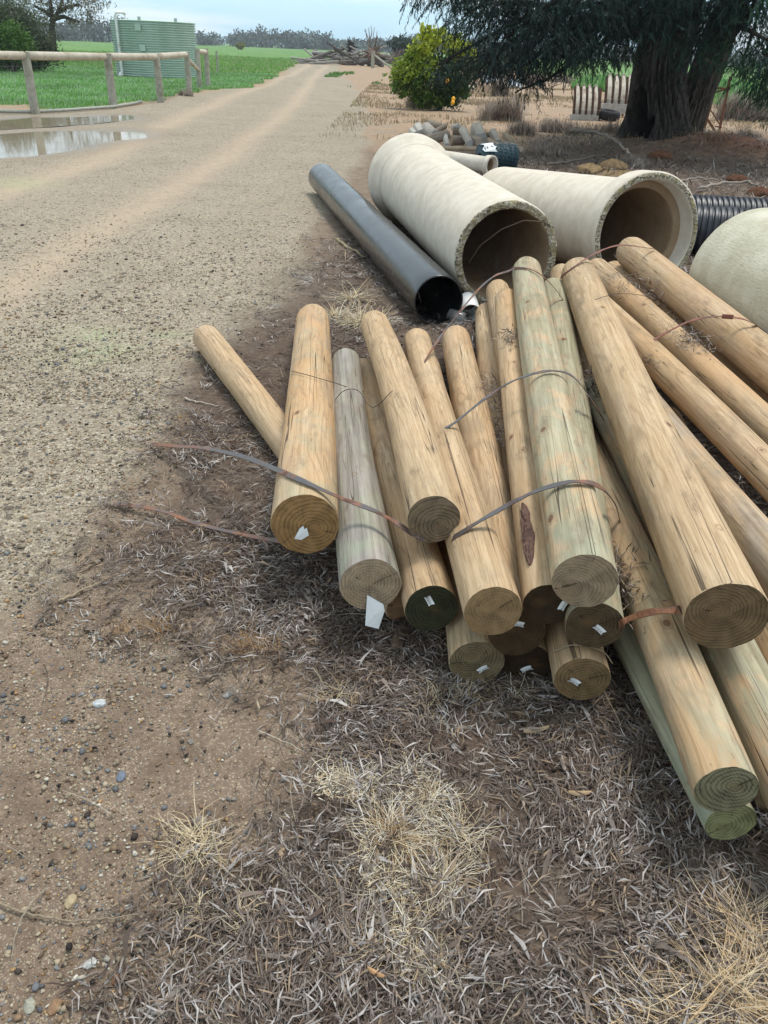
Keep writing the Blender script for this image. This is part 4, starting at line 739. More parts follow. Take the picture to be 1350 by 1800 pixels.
# dark bark crumbs and seed capsules
c = scatter(2600, (-4, 2.2, .6, 8), lambda x, y: infront(x, y) * sm(y, 7.5, 2.5) * (.12 + .88 * litter_d(x, y)) * np.clip(1.6 / y, 0, 1)); r = rng.uniform(.0032, .0078, len(c))
V, F, c_ = joinvf([stones(c, r, np.array((.030, .022, .020)) * rng.uniform(.5, 1.4, (len(c), 1)), -.55)])
tag(big('seed_capsules', V, F, pebble_m, cols=c_, smooth=True), 'small dark seed capsules and bark crumbs lying everywhere', 'seed pods', kind='stuff')
# thin twigs and straws in the litter
mb = MB(); c = scatter(520, (-1.7, 2.0, .65, 4.0), lambda x, y: infront(x, y) * (.25 + .75 * litter_d(x, y)) * np.clip(1.6 / y, 0, 1))
for (x, y) in c:
    a = rng.uniform(0, 2 * pi); L = rng.uniform(.05, .22); k = 5; b = rng.normal(0, .7); tt = np.linspace(0, 1, k); an = a + b * (tt - .5)
    px_ = x + np.cumsum(np.cos(an)) * L / k; py_ = y + np.cumsum(np.sin(an)) * L / k; z = height(px_, py_) + .012 + rng.uniform(0, .02) * np.sin(tt * pi) + .006 * rng.random()
    mb.tube(np.c_[px_, py_, z], np.linspace(1, .5, k) * rng.uniform(.0007, .0017), 4, False, 0, np.array([(.32, .26, .19), (.20, .15, .11), (.42, .36, .27), (.12, .085, .065)][rng.integers(4)]) * rng.uniform(.8, 1.2))
tag(mb.build('fine_twigs', twig_m), 'fine twigs and straws scattered through the dead leaves', 'twigs', kind='stuff')

# single stones one can point at
def stone(px, py, r, col, lab, sq=.75):
    g = G(px, py); k = 40; me = bpy.data.meshes.new('stone'); import bmesh
    bm = bmesh.new(); bmesh.ops.create_icosphere(bm, subdivisions=2, radius=1.0)
    for v in bm.verts:
        q = np.array(v.co); s = 1 + .55 * (float(fbm(q[0] * 1.3 + px, q[1] * 1.3 + py, q[2] * 1.3)) - .5); q = q * s
        for nrm in ((.6, .3, .74), (-.7, .2, .68), (.1, -.8, .6), (.5, -.6, .6)):
            nn = np.array(nrm) / np.linalg.norm(nrm); dd = q @ nn - .72
            if dd > 0: q = q - nn * dd
        v.co = Vector((q[0] * r * 1.15, q[1] * r * .9, q[2] * r * sq))
    bm.to_mesh(me); bm.free(); a_ = me.attributes.new('col', 'FLOAT_COLOR', 'POINT'); a_.data.foreach_set('color', np.tile(np.array((*col, 1.)), (len(me.vertices), 1)).ravel())
    o = link('stone', me, pebble_m); o.location = (g[0], g[1], float(height(g[0], g[1])) + r * sq * .4); o.rotation_euler = (.1, .1, px * .7); tag(o, lab, 'stone', 'stones on the bare earth')
stone(175, 1237, .017, (.55, .56, .56), 'whitish angular stone on the bare brown earth')
stone(400, 1222, .012, (.36, .35, .33), 'pale grey stone near the middle of the bare earth patch')
stone(213, 1367, .013, (.17, .20, .25), 'blue grey stone left of the bare earth patch')
stone(335, 1303, .009, (.25, .22, .19), 'small brown grey stone in the middle of the bare patch')
stone(350, 1445, .015, (.25, .21, .17), 'brown stone beside the straw tuft on bare earth')
stone(415, 1515, .011, (.40, .22, .09), 'rust orange stone right of the straw tuft')
stone(123, 1583, .014, (.46, .36, .22), 'tan stone above the curved vine at lower left')
stone(158, 1692, .011, (.56, .55, .51), 'white stone below the curved vine at lower left')
stone(96, 1770, .014, (.30, .18, .10), 'reddish brown stone in the lower left corner')
stone(52, 1768, .013, (.38, .36, .28), 'greenish grey stone in the lower left corner')
stone(333, 1740, .013, (.22, .13, .12), 'maroon stone at the edge of the leaf litter, bottom')
stone(204, 1723, .010, (.30, .15, .08), 'round rust brown stone near the bottom left')
stone(400, 1565, .011, (.20, .20, .19), 'flat grey stone below the rust orange stone')

# single twigs
def twig(pxs, r, col, lab, z=.012, name='twig'):
    pts = [G(*q) for q in pxs]; pts = np.array([(q[0], q[1], float(height(q[0], q[1])) + z) for q in pts])
    tt = np.linspace(0, 1, len(pts)); t2 = np.linspace(0, 1, len(pts) * 5); P = np.stack([np.interp(t2, tt, pts[:, i]) for i in range(3)], 1); P[1:-1] = (P[:-2] + P[1:-1] * 2 + P[2:]) / 4
    P[1:-1] += rng.normal(0, r * .4, P[1:-1].shape); mb = MB(); mb.tube(P, np.linspace(1.1, .55, len(P)) * r, 7, True, 0, col)
    return tag(mb.build(name, twig_m, smooth=True, loc=P[0]), lab, 'twig')
twig([(240, 1783), (300, 1787), (360, 1797), (420, 1812)], .0042, (.50, .46, .38), 'pale bare stick at the bottom edge on the leaf litter')
twig([(-10, 1588), (60, 1612), (130, 1622), (200, 1618), (255, 1612)], .0026, (.30, .235, .165), 'long curved vine stem across the lower left earth')
twig([(455, 1290), (495, 1307), (543, 1330)], .0018, (.47, .41, .33), 'thin straight pale twig on the right of the bare patch')
twig([(370, 1510), (420, 1555), (480, 1610)], .0026, (.42, .37, .30), 'pale forked stem trailing from the straw tuft')
twig([(103, 1058), (135, 1045), (178, 1028)], .0050, (.42, .33, .22), 'short splintered wood chip beside the gravel edge')
twig([(325, 705), (350, 712), (385, 720)], .0055, (.45, .38, .30), 'pale stripped bark sliver left of the askew post')
twig([(1060, 1200), (1030, 1185), (1085, 1300)], .0012, (.42, .36, .24), 'wiry dry stem hanging in front of the low wired post', .05)
twig([(592, 425), (612, 440), (640, 455)], .012, (.45, .36, .20), 'dry yellow palm frond scrap beside the black pipe', .02)
twig([(1000, 258), (1040, 262), (1085, 280), (1100, 300)], .03, (.30, .26, .22), 'fallen grey branch lying before the big tree hollow', .25)
twig([(960, 300), (1010, 290), (1060, 284), (1075, 270)], .02, (.17, .14, .12), 'dark fallen branch left of the big tree base', .08)
twig([(1225, 340), (1270, 330), (1310, 327), (1330, 335)], .018, (.36, .31, .26), 'pale twisted branch on red soil right of the tree', .06)
twig([(1180, 330), (1220, 322), (1262, 325)], .016, (.33, .28, .24), 'grey fallen branch behind the collared pipe', .06)

# bark pieces
def slab(px, py, L, wd, rz, col, lab):
    g = G(px, py); n = 9; mb = MB(); V = []
    for i in range(n):
        s_ = i / (n - 1) - .5; ww = wd * (1 - abs(2 * s_) ** 3 * .7) * (1 + .3 * (float(fbm(i * .7, px, 1)) - .5))
        for q in (-.5, -.2, .2, .5): V.append((s_ * L, q * ww, .006 - .008 * (2 * q) ** 2 + .012 * s_ * s_))
    mb.add(V, [(i * 4 + j, (i + 1) * 4 + j, (i + 1) * 4 + j + 1, i * 4 + j + 1) for i in range(n - 1) for j in range(3)], 0, col)
    o = mb.build('bark_piece', leaf_dry_m, smooth=True); o.location = (g[0], g[1], float(height(g[0], g[1])) + .022); o.rotation_euler = (.1, .08, rz); tag(o, lab, 'bark')
slab(940, 1293, .075, .014, .35, (.38, .28, .18), 'tan curled bark strip on the litter below the wired post')
slab(988, 1356, .045, .010, 1.6, (.36, .29, .24), 'pale oval dead leaf standing out on the litter')
slab(1015, 1405, .055, .012, .1, (.45, .31, .18), 'orange brown curled leaf before the green post end')
slab(455, 1250, .032, .006, 2.0, (.48, .38, .26), 'pale curled leaf at the top right of the bare patch')
slab(660, 1725, .035, .010, -.4, (.52, .30, .15), 'bright orange dead leaf near the bottom edge')
slab(700, 1130, .10, .035, 1.4, (.17, .115, .08), 'dark brown bark slab under the flapping paper post')

# ------------------------------------------------------------------ dry tufts and shrubs
def tuft(c, n, L, spread, wd, up, cols, curl=.5, seg=5, jit=.02):
    """arching blades from a crown of roots"""
    a = rng.uniform(0, 2 * pi, n); Ln = rng.uniform(.45, 1.0, n) * L; e0 = np.clip(rng.normal(up, .35, n), .02, 1.5); st = np.array(c) + np.c_[rng.normal(0, jit, (n, 2)), np.zeros(n)]
    V = np.zeros((n, seg + 1, 2, 3)); P = st.copy(); cc = rng.normal(0, curl, n)
    for i in range(seg + 1):
        f = i / seg; el = e0 - f * spread * (1 + .4 * rng.normal(0, 1, n) * .3); an = a + cc * f
        D = np.stack([np.cos(an) * np.cos(el), np.sin(an) * np.cos(el), np.sin(el)], 1); S = np.stack([-np.sin(an), np.cos(an), np.zeros(n)], 1)
        ww = (wd * (1 - .75 * f) * rng.uniform(.7, 1.3, n))[:, None] * .5; V[:, i, 0] = P - S * ww; V[:, i, 1] = P + S * ww; P = P + D * (Ln / seg)[:, None]
        P[:, 2] = np.maximum(P[:, 2], c[2] + .004 + .006 * rng.random(n))
    b = np.arange(n)[:, None, None] * (seg + 1) * 2; F = b + np.array([[2 * i, 2 * i + 1, 2 * i + 3, 2 * i + 2] for i in range(seg)])[None]
    cols = np.array(cols); ci = cols[rng.integers(0, len(cols), n)] * rng.uniform(.75, 1.2, (n, 1))
    return V.reshape(-1, 3), F.reshape(-1, 4), rep(ci, (seg + 1) * 2)
STRAW = [(.50, .39, .235), (.58, .48, .32), (.40, .29, .165), (.62, .55, .42)]
ORNG = [(.34, .20, .095), (.42, .27, .14), (.25, .15, .08)]
def tuft_thing(px, py, lab, specs, cols, group='dry grass tufts on the ground'):
    l = []
    g0 = G(px, py)
    for dx_, dy_, n, L, sp_, wd, up, cu in specs:
        g = G(px + dx_, py + dy_); l.append(tuft((g[0], g[1], float(height(g[0], g[1])) + .008), n, L, sp_, wd, up, cols, cu))
    V, F, c_ = joinvf(l); tag(big('dry_grass_tuft', V, F, straw_m, cols=c_, loc=(g0[0], g0[1], float(height(g0[0], g0[1])))), lab, 'grass tuft', group)
tuft_thing(690, 1480, 'large bleached straw tuft in the middle of the foreground', [(0, 0, 240, .13, .5, .0019, .12, 1.1), (60, -60, 180, .11, .5, .0019, .12, 1.3), (-60, -90, 190, .08, .5, .0024, .10, 1.8), (80, 80, 170, .13, .5, .0018, .10, 1.1), (20, 170, 150, .11, .5, .0018, .10, 1.2), (-110, -100, 130, .07, .5, .0028, .10, 1.9), (120, 0, 110, .12, .5, .0017, .12, 1.1), (-20, 70, 150, .10, .5, .0019, .12, 1.6), (30, -110, 130, .07, .5, .0024, .1, 1.9), (60, 220, 90, .10, .5, .0018, .1, 1.1), (0, 0, 60, .14, .7, .0018, .5, .8)], STRAW + [(.66, .60, .50)])
tuft_thing(685, 1475, 'orange brown root crown at the heart of the bleached straw tuft', [(0, 0, 150, .05, .5, .0020, .9, .5), (40, 20, 70, .06, .6, .0018, .7, .7)], ORNG)
tuft_thing(335, 1490, 'small yellow straw tuft on the bare gravelly earth', [(0, 0, 50, .11, .5, .0022, .22, 1.0), (-15, -20, 24, .10, .5, .0026, .35, .7), (20, 10, 40, .09, .5, .0020, .15, 1.3)], STRAW[:2])
tuft_thing(355, 1615, 'small curled straw tuft at the edge of the litter', [(0, 0, 40, .06, .8, .0022, .6, 1.4), (70, 10, 40, .06, .8, .0022, .6, 1.4)], STRAW[:2])
tuft_thing(1260, 1760, 'spreading golden dry grass in the bottom right corner', [(0, 0, 210, .18, .45, .0020, .14, .5), (80, -60, 190, .18, .45, .0020, .14, .5), (-60, 60, 170, .16, .45, .002, .12, .5), (120, 60, 170, .18, .45, .002, .16, .5), (40, -130, 120, .15, .45, .0018, .14, .6), (-150, 60, 100, .11, .45, .002, .12, .6), (60, 30, 120, .16, .45, .0022, .14, .4)], [(.56, .40, .23), (.62, .48, .30), (.46, .31, .17), (.52, .42, .30)])
tuft_thing(430, 1140, 'wiry orange brown grass roots right above the bare patch', [(0, 0, 110, .085, .7, .0014, .5, .7), (50, 0, 60, .07, .7, .0014, .45, .7)], ORNG)
tuft_thing(280, 1105, 'wiry orange brown grass roots beside the gravel edge', [(0, 0, 110, .085, .7, .0014, .5, .7), (-70, 0, 50, .06, .7, .0014, .5, .7)], ORNG)
tuft_thing(590, 1225, 'small straw tuft below the lowest left post ends', [(0, 0, 60, .08, .8, .0018, .5, .8)], STRAW[:3])
tuft_thing(820, 1215, 'straw sprig right under the lowest front post', [(0, 0, 50, .09, .8, .0018, .5, .9), (-60, 20, 40, .09, .8, .0018, .5, .9), (90, 10, 40, .09, .8, .0018, .5, .9)], STRAW)
tuft_thing(590, 560, 'flattened pale straw behind the orange post by the black pipe', [(0, 0, 170, .28, .45, .005, .08, 1.0), (40, 10, 170, .26, .45, .005, .08, 1.0), (70, 10, 140, .26, .45, .005, .1, 1.0), (30, -30, 120, .26, .45, .005, .08, 1.0)], STRAW)
tuft_thing(870, 500, 'grey dead weed standing in the broken pipe mouth', [(0, 10, 34, .30, .4, .006, 1.2, .6)], [(.26, .235, .215), (.33, .30, .28)])
tuft_thing(715, 690, 'dead grey grass clump tucked between the pale posts', [(0, 0, 30, .12, .5, .003, .8, .6)], [(.22, .19, .165)])

# clumps of dead leaves caught on the posts
def clump(pos, r, n, lab, flat=.35):
    pos = np.array(pos); a = rng.uniform(0, 2 * pi, n); el = rng.normal(.15, .35, n); D = np.stack([np.cos(a) * np.cos(el), np.sin(a) * np.cos(el), np.sin(el)], 1)
    P = pos + rng.normal(0, 1, (n, 3)) * np.array((r * .45, r * .75, r * flat * .4)); S = unit(np.cross(D, rng.normal(0, .4, (n, 3)) + (0, 0, 1.)))
    V, F = leaf_mesh(P, D, S, rng.uniform(.02, .055, n), rng.uniform(.0025, .005, n), rng.normal(0, .12, n), .15, .35)
    LITTER_PARTS.append((V, F, rep(PAL[rng.integers(0, 8, n)] * rng.uniform(.6, 1.2, (n, 1)), 6)))
def on_post(px, py, key, lift=.01):
    q = POSTS[key]; d = ray(px, py); o = np.array([0, 0, HCAM]); a = np.array(q[:3]); b = np.array(q[4:7]); ax = (b - a) / np.linalg.norm(b - a)
    ts = np.linspace(.8, 8, 2500); p = o + ts[:, None] * d; s = (p - a) @ ax; rad = np.linalg.norm(p - a - s[:, None] * ax, axis=1); r = q[3] + (q[7] - q[3]) * np.clip(s / np.linalg.norm(b - a), 0, 1)
    i = int(np.argmin(rad - r)) if not (rad < r).any() else int(np.argmax(rad < r)); return p[i] + np.array((0, -.2, .9)) * lift
for px, py, key, r, n, lab in ((1122, 505, 'N', .20, 330, 'dead leaf clump at the far end of the golden brown post'), (1165, 550, 'O', .28, 420, 'dead leaves sprinkled midway along the gap by the golden post'),
        (1215, 600, 'N', .12, 300, 'thickest dead leaf clump, beneath the red brown buckled strap'), (1145, 640, 'U', .07, 50, 'small leaf clump in the groove beside the scuffed tan post'),
        (900, 590, 'G', .06, 60, 'dark leaf clump on the slim post near its back end'), (893, 603, 'G', .05, 50, 'second dark tuft just below the first on the slim post'),
        (862, 690, 'Q', .12, 240, 'grey leaves in the groove left of the slim post'), (870, 760, 'Q', .11, 200, 'grey leaves trailing down the groove beside the slim post'),
        (1095, 1020, 'L', .10, 300, 'big leaf clump right of the thick grey green post front'), (1055, 690, 'Z', .12, 260, 'leaves lodged in the gap left of the thickest post'), (1050, 660, 'I', .08, 90, 'leaves packed beside the back half of the green tinged post'),
        (1310, 850, 'U', .04, 26, 'tiny dark leaf tuft on the scuffed tan post at right')):
    clump(on_post(px, py, key), r, n, lab)
V, F, c_ = joinvf(LITTER_PARTS)
tag(big('leaf_litter', V, F, leaf_dry_m, cols=c_), 'carpet of narrow grey brown dead leaves around, before and among the posts', 'leaf litter', kind='stuff')
def shrub(px, py, wpx, hpx, n, lab, cols, Y=None):
    g = G(px, py); k = np.linalg.norm(g - np.array([0, 0, HCAM])) / FPX * 1.05; R = wpx * k / 2; Hh = hpx * k; l = []
    for q in range(9):
        ox, oy = rng.normal(0, R * .3, 2); l.append(tuft((g[0] + ox, g[1] + oy, float(height(g[0] + ox, g[1] + oy))), n // 9, Hh * rng.uniform(.6, 1.0), .55, .010 * (g[1] / 18), 1.15, cols, 1.0, 4, R * .12))
    V, F, c_ = joinvf(l); tag(big('dry_shrub', V, F, straw_m, cols=c_, loc=(g[0], g[1], 0)), lab, 'dry shrub', 'dead grey brown shrubs on the red earth')
DRY = [(.31, .255, .215), (.40, .335, .285), (.22, .175, .145), (.47, .40, .34)]
for a_ in ((882, 212, 75, 46, 1500, 'round dry shrub in the middle of the red clearing, nearest the citrus bush'), (880, 170, 40, 36, 900, 'tall thin dry shrub behind the round one'),
           (740, 192, 45, 34, 900, 'grey dry stalks at the foot of the citrus bush'), (905, 236, 80, 30, 1200, 'low dry shrub just beyond the firewood heap'), (975, 232, 90, 26, 1300, 'broad dry shrub midway to the rusty planters'),
           (1025, 240, 80, 24, 1000, 'dry shrub in front of the nearer rusty planter'), (960, 270, 90, 22, 900, 'sparse dry weeds left of the big tree'), (1075, 245, 60, 30, 900, 'dry shrub at the left of the trunk foot'),
           (1295, 212, 95, 55, 2200, 'large purplish dry bush behind the rusty frame at right'), (990, 145, 50, 18, 500, 'small far dry shrub below the crop'), (1120, 290, 70, 20, 700, 'dry weeds among the roots of the big tree'),
           (1310, 265, 60, 26, 600, 'scrubby dry weed on pale soil at far right'), (945, 150, 55, 26, 700, 'dry thicket behind the scrap metal'), (330, 172, 30, 12, 300, 'small dry weed at the corner post of the fence')):
    shrub(*a_, DRY)

# ------------------------------------------------------------------ fence and tank
def hz(x, y): return float(height(x, y))
fence_m = plain("weathered_fence", (.30, .28, .225), (.42, .40, .335), .85, .2, 9, .3, dirt=(.22, .22, .16))
rail_m = plain("fence_rail", (.44, .385, .30), (.56, .50, .41), .85, .2, 6, .3, dirt=(.33, .28, .2))
g1 = G(62, 199); g2 = G(200, 191); g3 = G(283, 181); g4 = G(333, 168); g5 = G(351, 157); g6 = G(366, 154.5)
step0 = np.array(g1) - (np.array(g2) - np.array(g1)) * 2.2
fp = [np.array((step0[0], step0[1], 0)), g1, g2, g3, g4, g5, g6]
tops = [1.22, 1.19, 1.19, 1.19, 1.22, 1.30, 1.30]
fe = empty('post_and_rail_fence', (g1[0], g1[1], 0), 'weathered post and rail fence with fat round top rail beside the puddles', 'fence')
o0 = np.array((g1[0], g1[1], 0))
for q, h in zip(fp, tops):
    mb = MB(); l_ = rng.normal(0, .012, 2); p0 = np.array((q[0], q[1], hz(q[0], q[1]) - .1)); p1 = np.array((q[0] + l_[0], q[1] + l_[1], h))
    mb.tube(np.linspace(p0, p1, 8) - o0, np.linspace(.10, .092, 8), 14); mb.build('post', fence_m, fe, smooth=False)
def rail(a, b, za, zb, r=.085):
    mb = MB(); a = np.array((a[0], a[1], za)); b = np.array((b[0], b[1], zb)); d = unit(b - a); mb.tube(np.linspace(a + d * .05, b - d * .05, 8) - o0, np.linspace(r * 1.04, r * .95, 8), 14); mb.build('rail', rail_m, fe, smooth=True)
for i in range(4): rail(fp[i], fp[i + 1], tops[i] - .07, tops[i + 1] - .07)
rail(fp[4], fp[5], 1.06, .62, .06); rail(fp[5], fp[6], 1.19, 1.19, .09)
mb = MB()
for zz in (.25, .5, .72, .92):
    mb.tube([np.array((*q[:2], zz)) - o0 + (0, .1, 0) for q in fp[:5]], .0018, 5)
for i in range(1):
    for k in range(12):
        q = fp[i] + (fp[i + 1] - fp[i]) * k / 12; mb.tube([np.array((*q[:2], .1)) - o0 + (0, .1, 0), np.array((*q[:2], .92)) - o0 + (0, .1, 0)], .0016, 4)
mb.build('wire_mesh', plain("fence_wire", (.3, .3, .3), (.42, .42, .4), .5), fe)
mb = MB(); hp = [G(-60, 202), G(0, 199.5), G(60, 198), G(130, 195.5), G(200, 192), G(235, 186), G(252, 182.5)]; hp = np.array([(q[0], q[1] - .15, hz(q[0], q[1]) + .05) for q in hp]); mb.tube(hp, .035, 8)
tag(mb.build('irrigation_hose', plain("grey_hose", (.30, .30, .26), (.40, .39, .33), .6), smooth=True, loc=hp[1]), 'grey hose lying on the dirt along the foot of the fence', 'hose')
for px, py, h, lab in ((383, 130, 1.1, 'lone thin fence post standing in the grass right of the tank'), (318 + 10, 120, .9, '')):
    if not lab: continue
    q = G(px, py); mb = MB(); mb.tube([(q[0], q[1], -.1), (q[0] + .01, q[1], h * .5), (q[0], q[1] + .02, h)], .06, 8); tag(mb.build('fence_post', fence_m, loc=(q[0], q[1], 0)), lab, 'fence post')
q = G(655, 119.5); mb = MB(); mb.tube([(q[0], q[1], -.1), (q[0], q[1], .6), (q[0] + .03, q[1], 1.35)], .17, 10); tag(mb.build('strainer_post', fence_m, loc=(q[0], q[1], 0)), 'stout grey strainer post in front of the dead timber heap', 'fence post')
mb = MB(); mb.tube([(q[0] + .15, q[1], 1.0), (q[0] + 1.6, q[1] - 1.2, .15)], .09, 8); tag(mb.build('stay_pole', fence_m, loc=(q[0] + .15, q[1], 1.0)), 'slanting stay pole leaning on the strainer post', 'pole')

tc = np.array((-11.5, 42.4, 0.)); TR, THh = 1.92, 2.22
te = empty('water_tank', tc, 'green corrugated round water tank behind the fence', 'water tank')
tank_m, t = mat("green_sheet_metal"); p = t.obj(); n = t.noise(t.scale(p, (2, 2, .5)), 1.0, 4, .6)
t.out(t.mix(t.step(n, .3, .7), (.40, .51, .43), (.48, .58, .51)), .42, None, .5, .1)
pr = []; nr = 24
for i in range(nr * 6 + 1):
    z = THh * i / (nr * 6); pr.append((z, TR - .04 + .04 * cos(2 * pi * i / 6), 0))
lathe(pr, 96).build('corrugated_wall', [tank_m], te, smooth=True)
lathe([(THh, TR + .01, 0), (THh + .02, TR + .01, 0), (THh + .03, TR - .05, 0), (THh + .10, .8, 0), (THh + .12, .02, 0)], 64).build('roof', [tank_m], te, smooth=True)
mb = MB(); wp = at(213, 128, 40.3) - tc; ang = -1.28 - pi / 2 + .64
px_, py_ = TR * 1.03 * cos(-2.22), TR * 1.03 * sin(-2.22)
mb.tube([(px_ - .03, py_ - .1, .02), (px_, py_ - .06, .25), (px_, py_ - .06, THh + .16), (px_ + .02, py_ - .06, THh + .26), (px_ + .10, py_ + .05, THh + .30), (px_ + .28, py_ + .2, THh + .30), (px_ + .34, py_ + .25, THh + .22)], .062, 12)
mb.tube([(px_ - .09, py_ - .18, .0), (px_ - .02, py_ - .08, .16)], .10, 12); mb.build('downpipe', white_pvc_m, te, smooth=True)
for A in (-1.62, -.75, -2.35):
    mb = MB(); mb.box((TR * .97 * cos(A), TR * .97 * sin(A), THh + .09), (.12, .10, .14)); mb.build('lug', tank_m, te)
for z_, A in ((1.98, -1.66), (1.2, -1.6)):
    mb = MB(); mb.box(((TR + .025) * cos(A), (TR + .025) * sin(A), z_), (.26, .03, .26), [[-sin(A), cos(A), 0], [cos(A), sin(A), 0], [0, 0, 1]]); mb.build('patch_plate', tank_m, te)

# ------------------------------------------------------------------ foliage
def crown(lobes, n, L, W, cols, droop=0.0, shell=.35, seed=0):
    """leaf clusters through ellipsoid lobes: (centre, radii, weight, palette index)"""
    r = np.random.default_rng(seed + 5); out = []; wts = np.array([l[2] for l in lobes], float); wts /= wts.sum()
    for (c, rad, w_, pi_), wt in zip(lobes, wts):
        k = max(int(n * wt), 8); nc = max(k // 14, 3); dirs = unit(r.normal(size=(nc, 3))); rho = (shell + (1 - shell) * r.random(nc)) ** .6 * (1 + .24 * r.normal(size=nc))
        cc = np.array(c) + dirs * rho[:, None] * np.array(rad); ix = r.integers(0, nc, k); sg = np.array(rad) * .17
        P = cc[ix] + r.normal(size=(k, 3)) * sg; D = unit(r.normal(size=(k, 3)) + (0, 0, .25 - droop)); S = unit(np.cross(D, r.normal(size=(k, 3))))
        V, F = leaf_mesh(P, D, S, L * r.uniform(.6, 1.3, k), W * r.uniform(.6, 1.3, k), r.normal(0, .1, k), .1, .3)
        base = np.array(cols[pi_]); tone = r.uniform(.7, 1.3, nc)[ix][:, None] * r.uniform(.8, 1.2, (k, 1)); out.append((V, F, rep(base * tone, 6)))
    return joinvf(out)
def limb(mb, pts, r0, r1, n=8, col=(.11, .095, .08), wob=.03):
    pts = np.array(pts, float); t1 = np.linspace(0, 1, len(pts)); t2 = np.linspace(0, 1, len(pts) * 4); P = np.stack([np.interp(t2, t1, pts[:, i]) for i in range(3)], 1)
    for _ in range(2): P[1:-1] = (P[:-2] + 2 * P[1:-1] + P[2:]) / 4
    P[1:-1] += rng.normal(0, wob * r0, P[1:-1].shape); mb.tube(P, np.linspace(r0, r1, len(P)), n, True, 0, col); return P

# big drooping tree at right
TB = np.array((5.05, 17.1, 0.)); tree = empty('shade_tree', TB, 'huge dark tree with deeply fissured trunk, burnt hollow and drooping foliage', 'tree')
def trunk_mesh(path, rad, n, m, seed, flare=0, hollow=None, base_col=(.105, .090, .080)):
    path = np.array(path, float); tt = np.linspace(0, 1, len(path)); u = np.linspace(0, 1, m); Pc = np.stack([np.interp(u, tt, path[:, i]) for i in range(3)], 1)
    for _ in range(12): Pc[1:-1] = (Pc[:-2] + 2 * Pc[1:-1] + Pc[2:]) / 4
    R = np.interp(u, tt, rad); th = np.linspace(0, 2 * pi, n, endpoint=False); Hh = Pc[:, 2:3] + 0 * th[None]; TH = th[None] + 0 * Hh
    k = R[:, None] * (1 + .05 * np.cos(TH * 3 + seed) + .05 * np.cos(TH * 5 + 2 * seed + Hh * .3))
    if flare: k = k + flare * np.exp(-np.maximum(Hh, 0) / .34) * (.45 + .55 * np.abs(np.cos(TH * 2.5 + seed * 2 + .4 * np.sin(TH * 2)))) + flare * .35 * np.exp(-np.maximum(Hh, 0) / 1.0)
    tw = TH + .22 * Hh
    ng = np.abs(fbm(np.cos(tw) * 7 + 3, np.sin(tw) * 7, Hh * .85 + seed, 3) - .5) * 2; ng2 = np.abs(fbm(np.cos(tw) * 15, np.sin(tw) * 15 + 3, Hh * 1.6 + seed, 2) - .5) * 2
    fis = sm(ng, .0, .22) * .65 + sm(ng2, 0, .25) * .35; k = k - .10 * (1 - fis) * np.clip(R[:, None] / .4, .4, 1)
    col = np.array(base_col) * (.42 + .75 * fis[..., None]) * (.8 + .4 * fbm(np.cos(TH) * 4, np.sin(TH) * 4, Hh * 2)[..., None])
    if hollow is not None:
        for (ta, z0, z1, wd, dp, lean) in hollow:
            zc = (z0 + z1) / 2; hh_ = (z1 - z0) / 2; zz_ = (Hh - zc) / hh_; q = ((TH - ta - lean * zz_ + pi) % (2 * pi) - pi) / (wd * np.clip(1 - .45 * zz_, .2, 2)) 
            q = q + .35 * (fbm(TH * 3, Hh * 4, seed) - .5); msk = sm(1 - (q * q + np.maximum(np.abs(zz_), 0) ** 2.6), -.05, .25); k = k - dp * msk; col = col * (1 - msk[..., None]) + np.array((.007, .006, .006)) * msk[..., None]
    V = np.stack([Pc[:, 0:1] + k * np.cos(TH), Pc[:, 1:2] + k * np.sin(TH), Hh], -1).reshape(-1, 3)
    i_ = (np.arange(m - 1)[:, None] * n + np.arange(n)[None]).ravel(); j_ = (np.arange(m - 1)[:, None] * n + (np.arange(n)[None] + 1) % n).ravel()
    return V, np.stack([i_, j_, j_ + n, i_ + n], 1), col.reshape(-1, 3)
V, F, c_ = trunk_mesh([(4.98, 17.1, -.15), (5.0, 17.1, .5), tuple(at(1156, 135, 17.1)), tuple(at(1180, 30, 17.05)), tuple(at(1200, -80, 17.0)), tuple(at(1210, -180, 16.9))], [.56, .51, .46, .48, .44, .34], 300, 260, 1.3, .27,
    [(-2.60, .20, 1.08, .44, .34, .12), (-2.2, -.08, .60, .22, .30, .25), (-2.55, -.2, .36, .42, .28, .0)])
big('trunk', V - TB, F, bark_m, tree, cols=c_, smooth=True)
V, F, c_ = trunk_mesh([tuple(at(1188, 275, 17.3)), tuple(at(1198, 235, 17.3)), tuple(at(1218, 185, 17.3)), tuple(at(1240, 130, 17.35)), tuple(at(1282, 20, 17.4)), tuple(at(1310, -100, 17.4))], [.36, .31, .30, .30, .28, .20], 180, 180, 4.1, .12, None, (.15, .122, .10))
big('trunk', V - TB, F, bark_m, tree, cols=c_, smooth=True)
FOL = [(.011, .027, .020), (.017, .040, .028), (.028, .066, .034), (.026, .040, .024), (.007, .018, .016)]
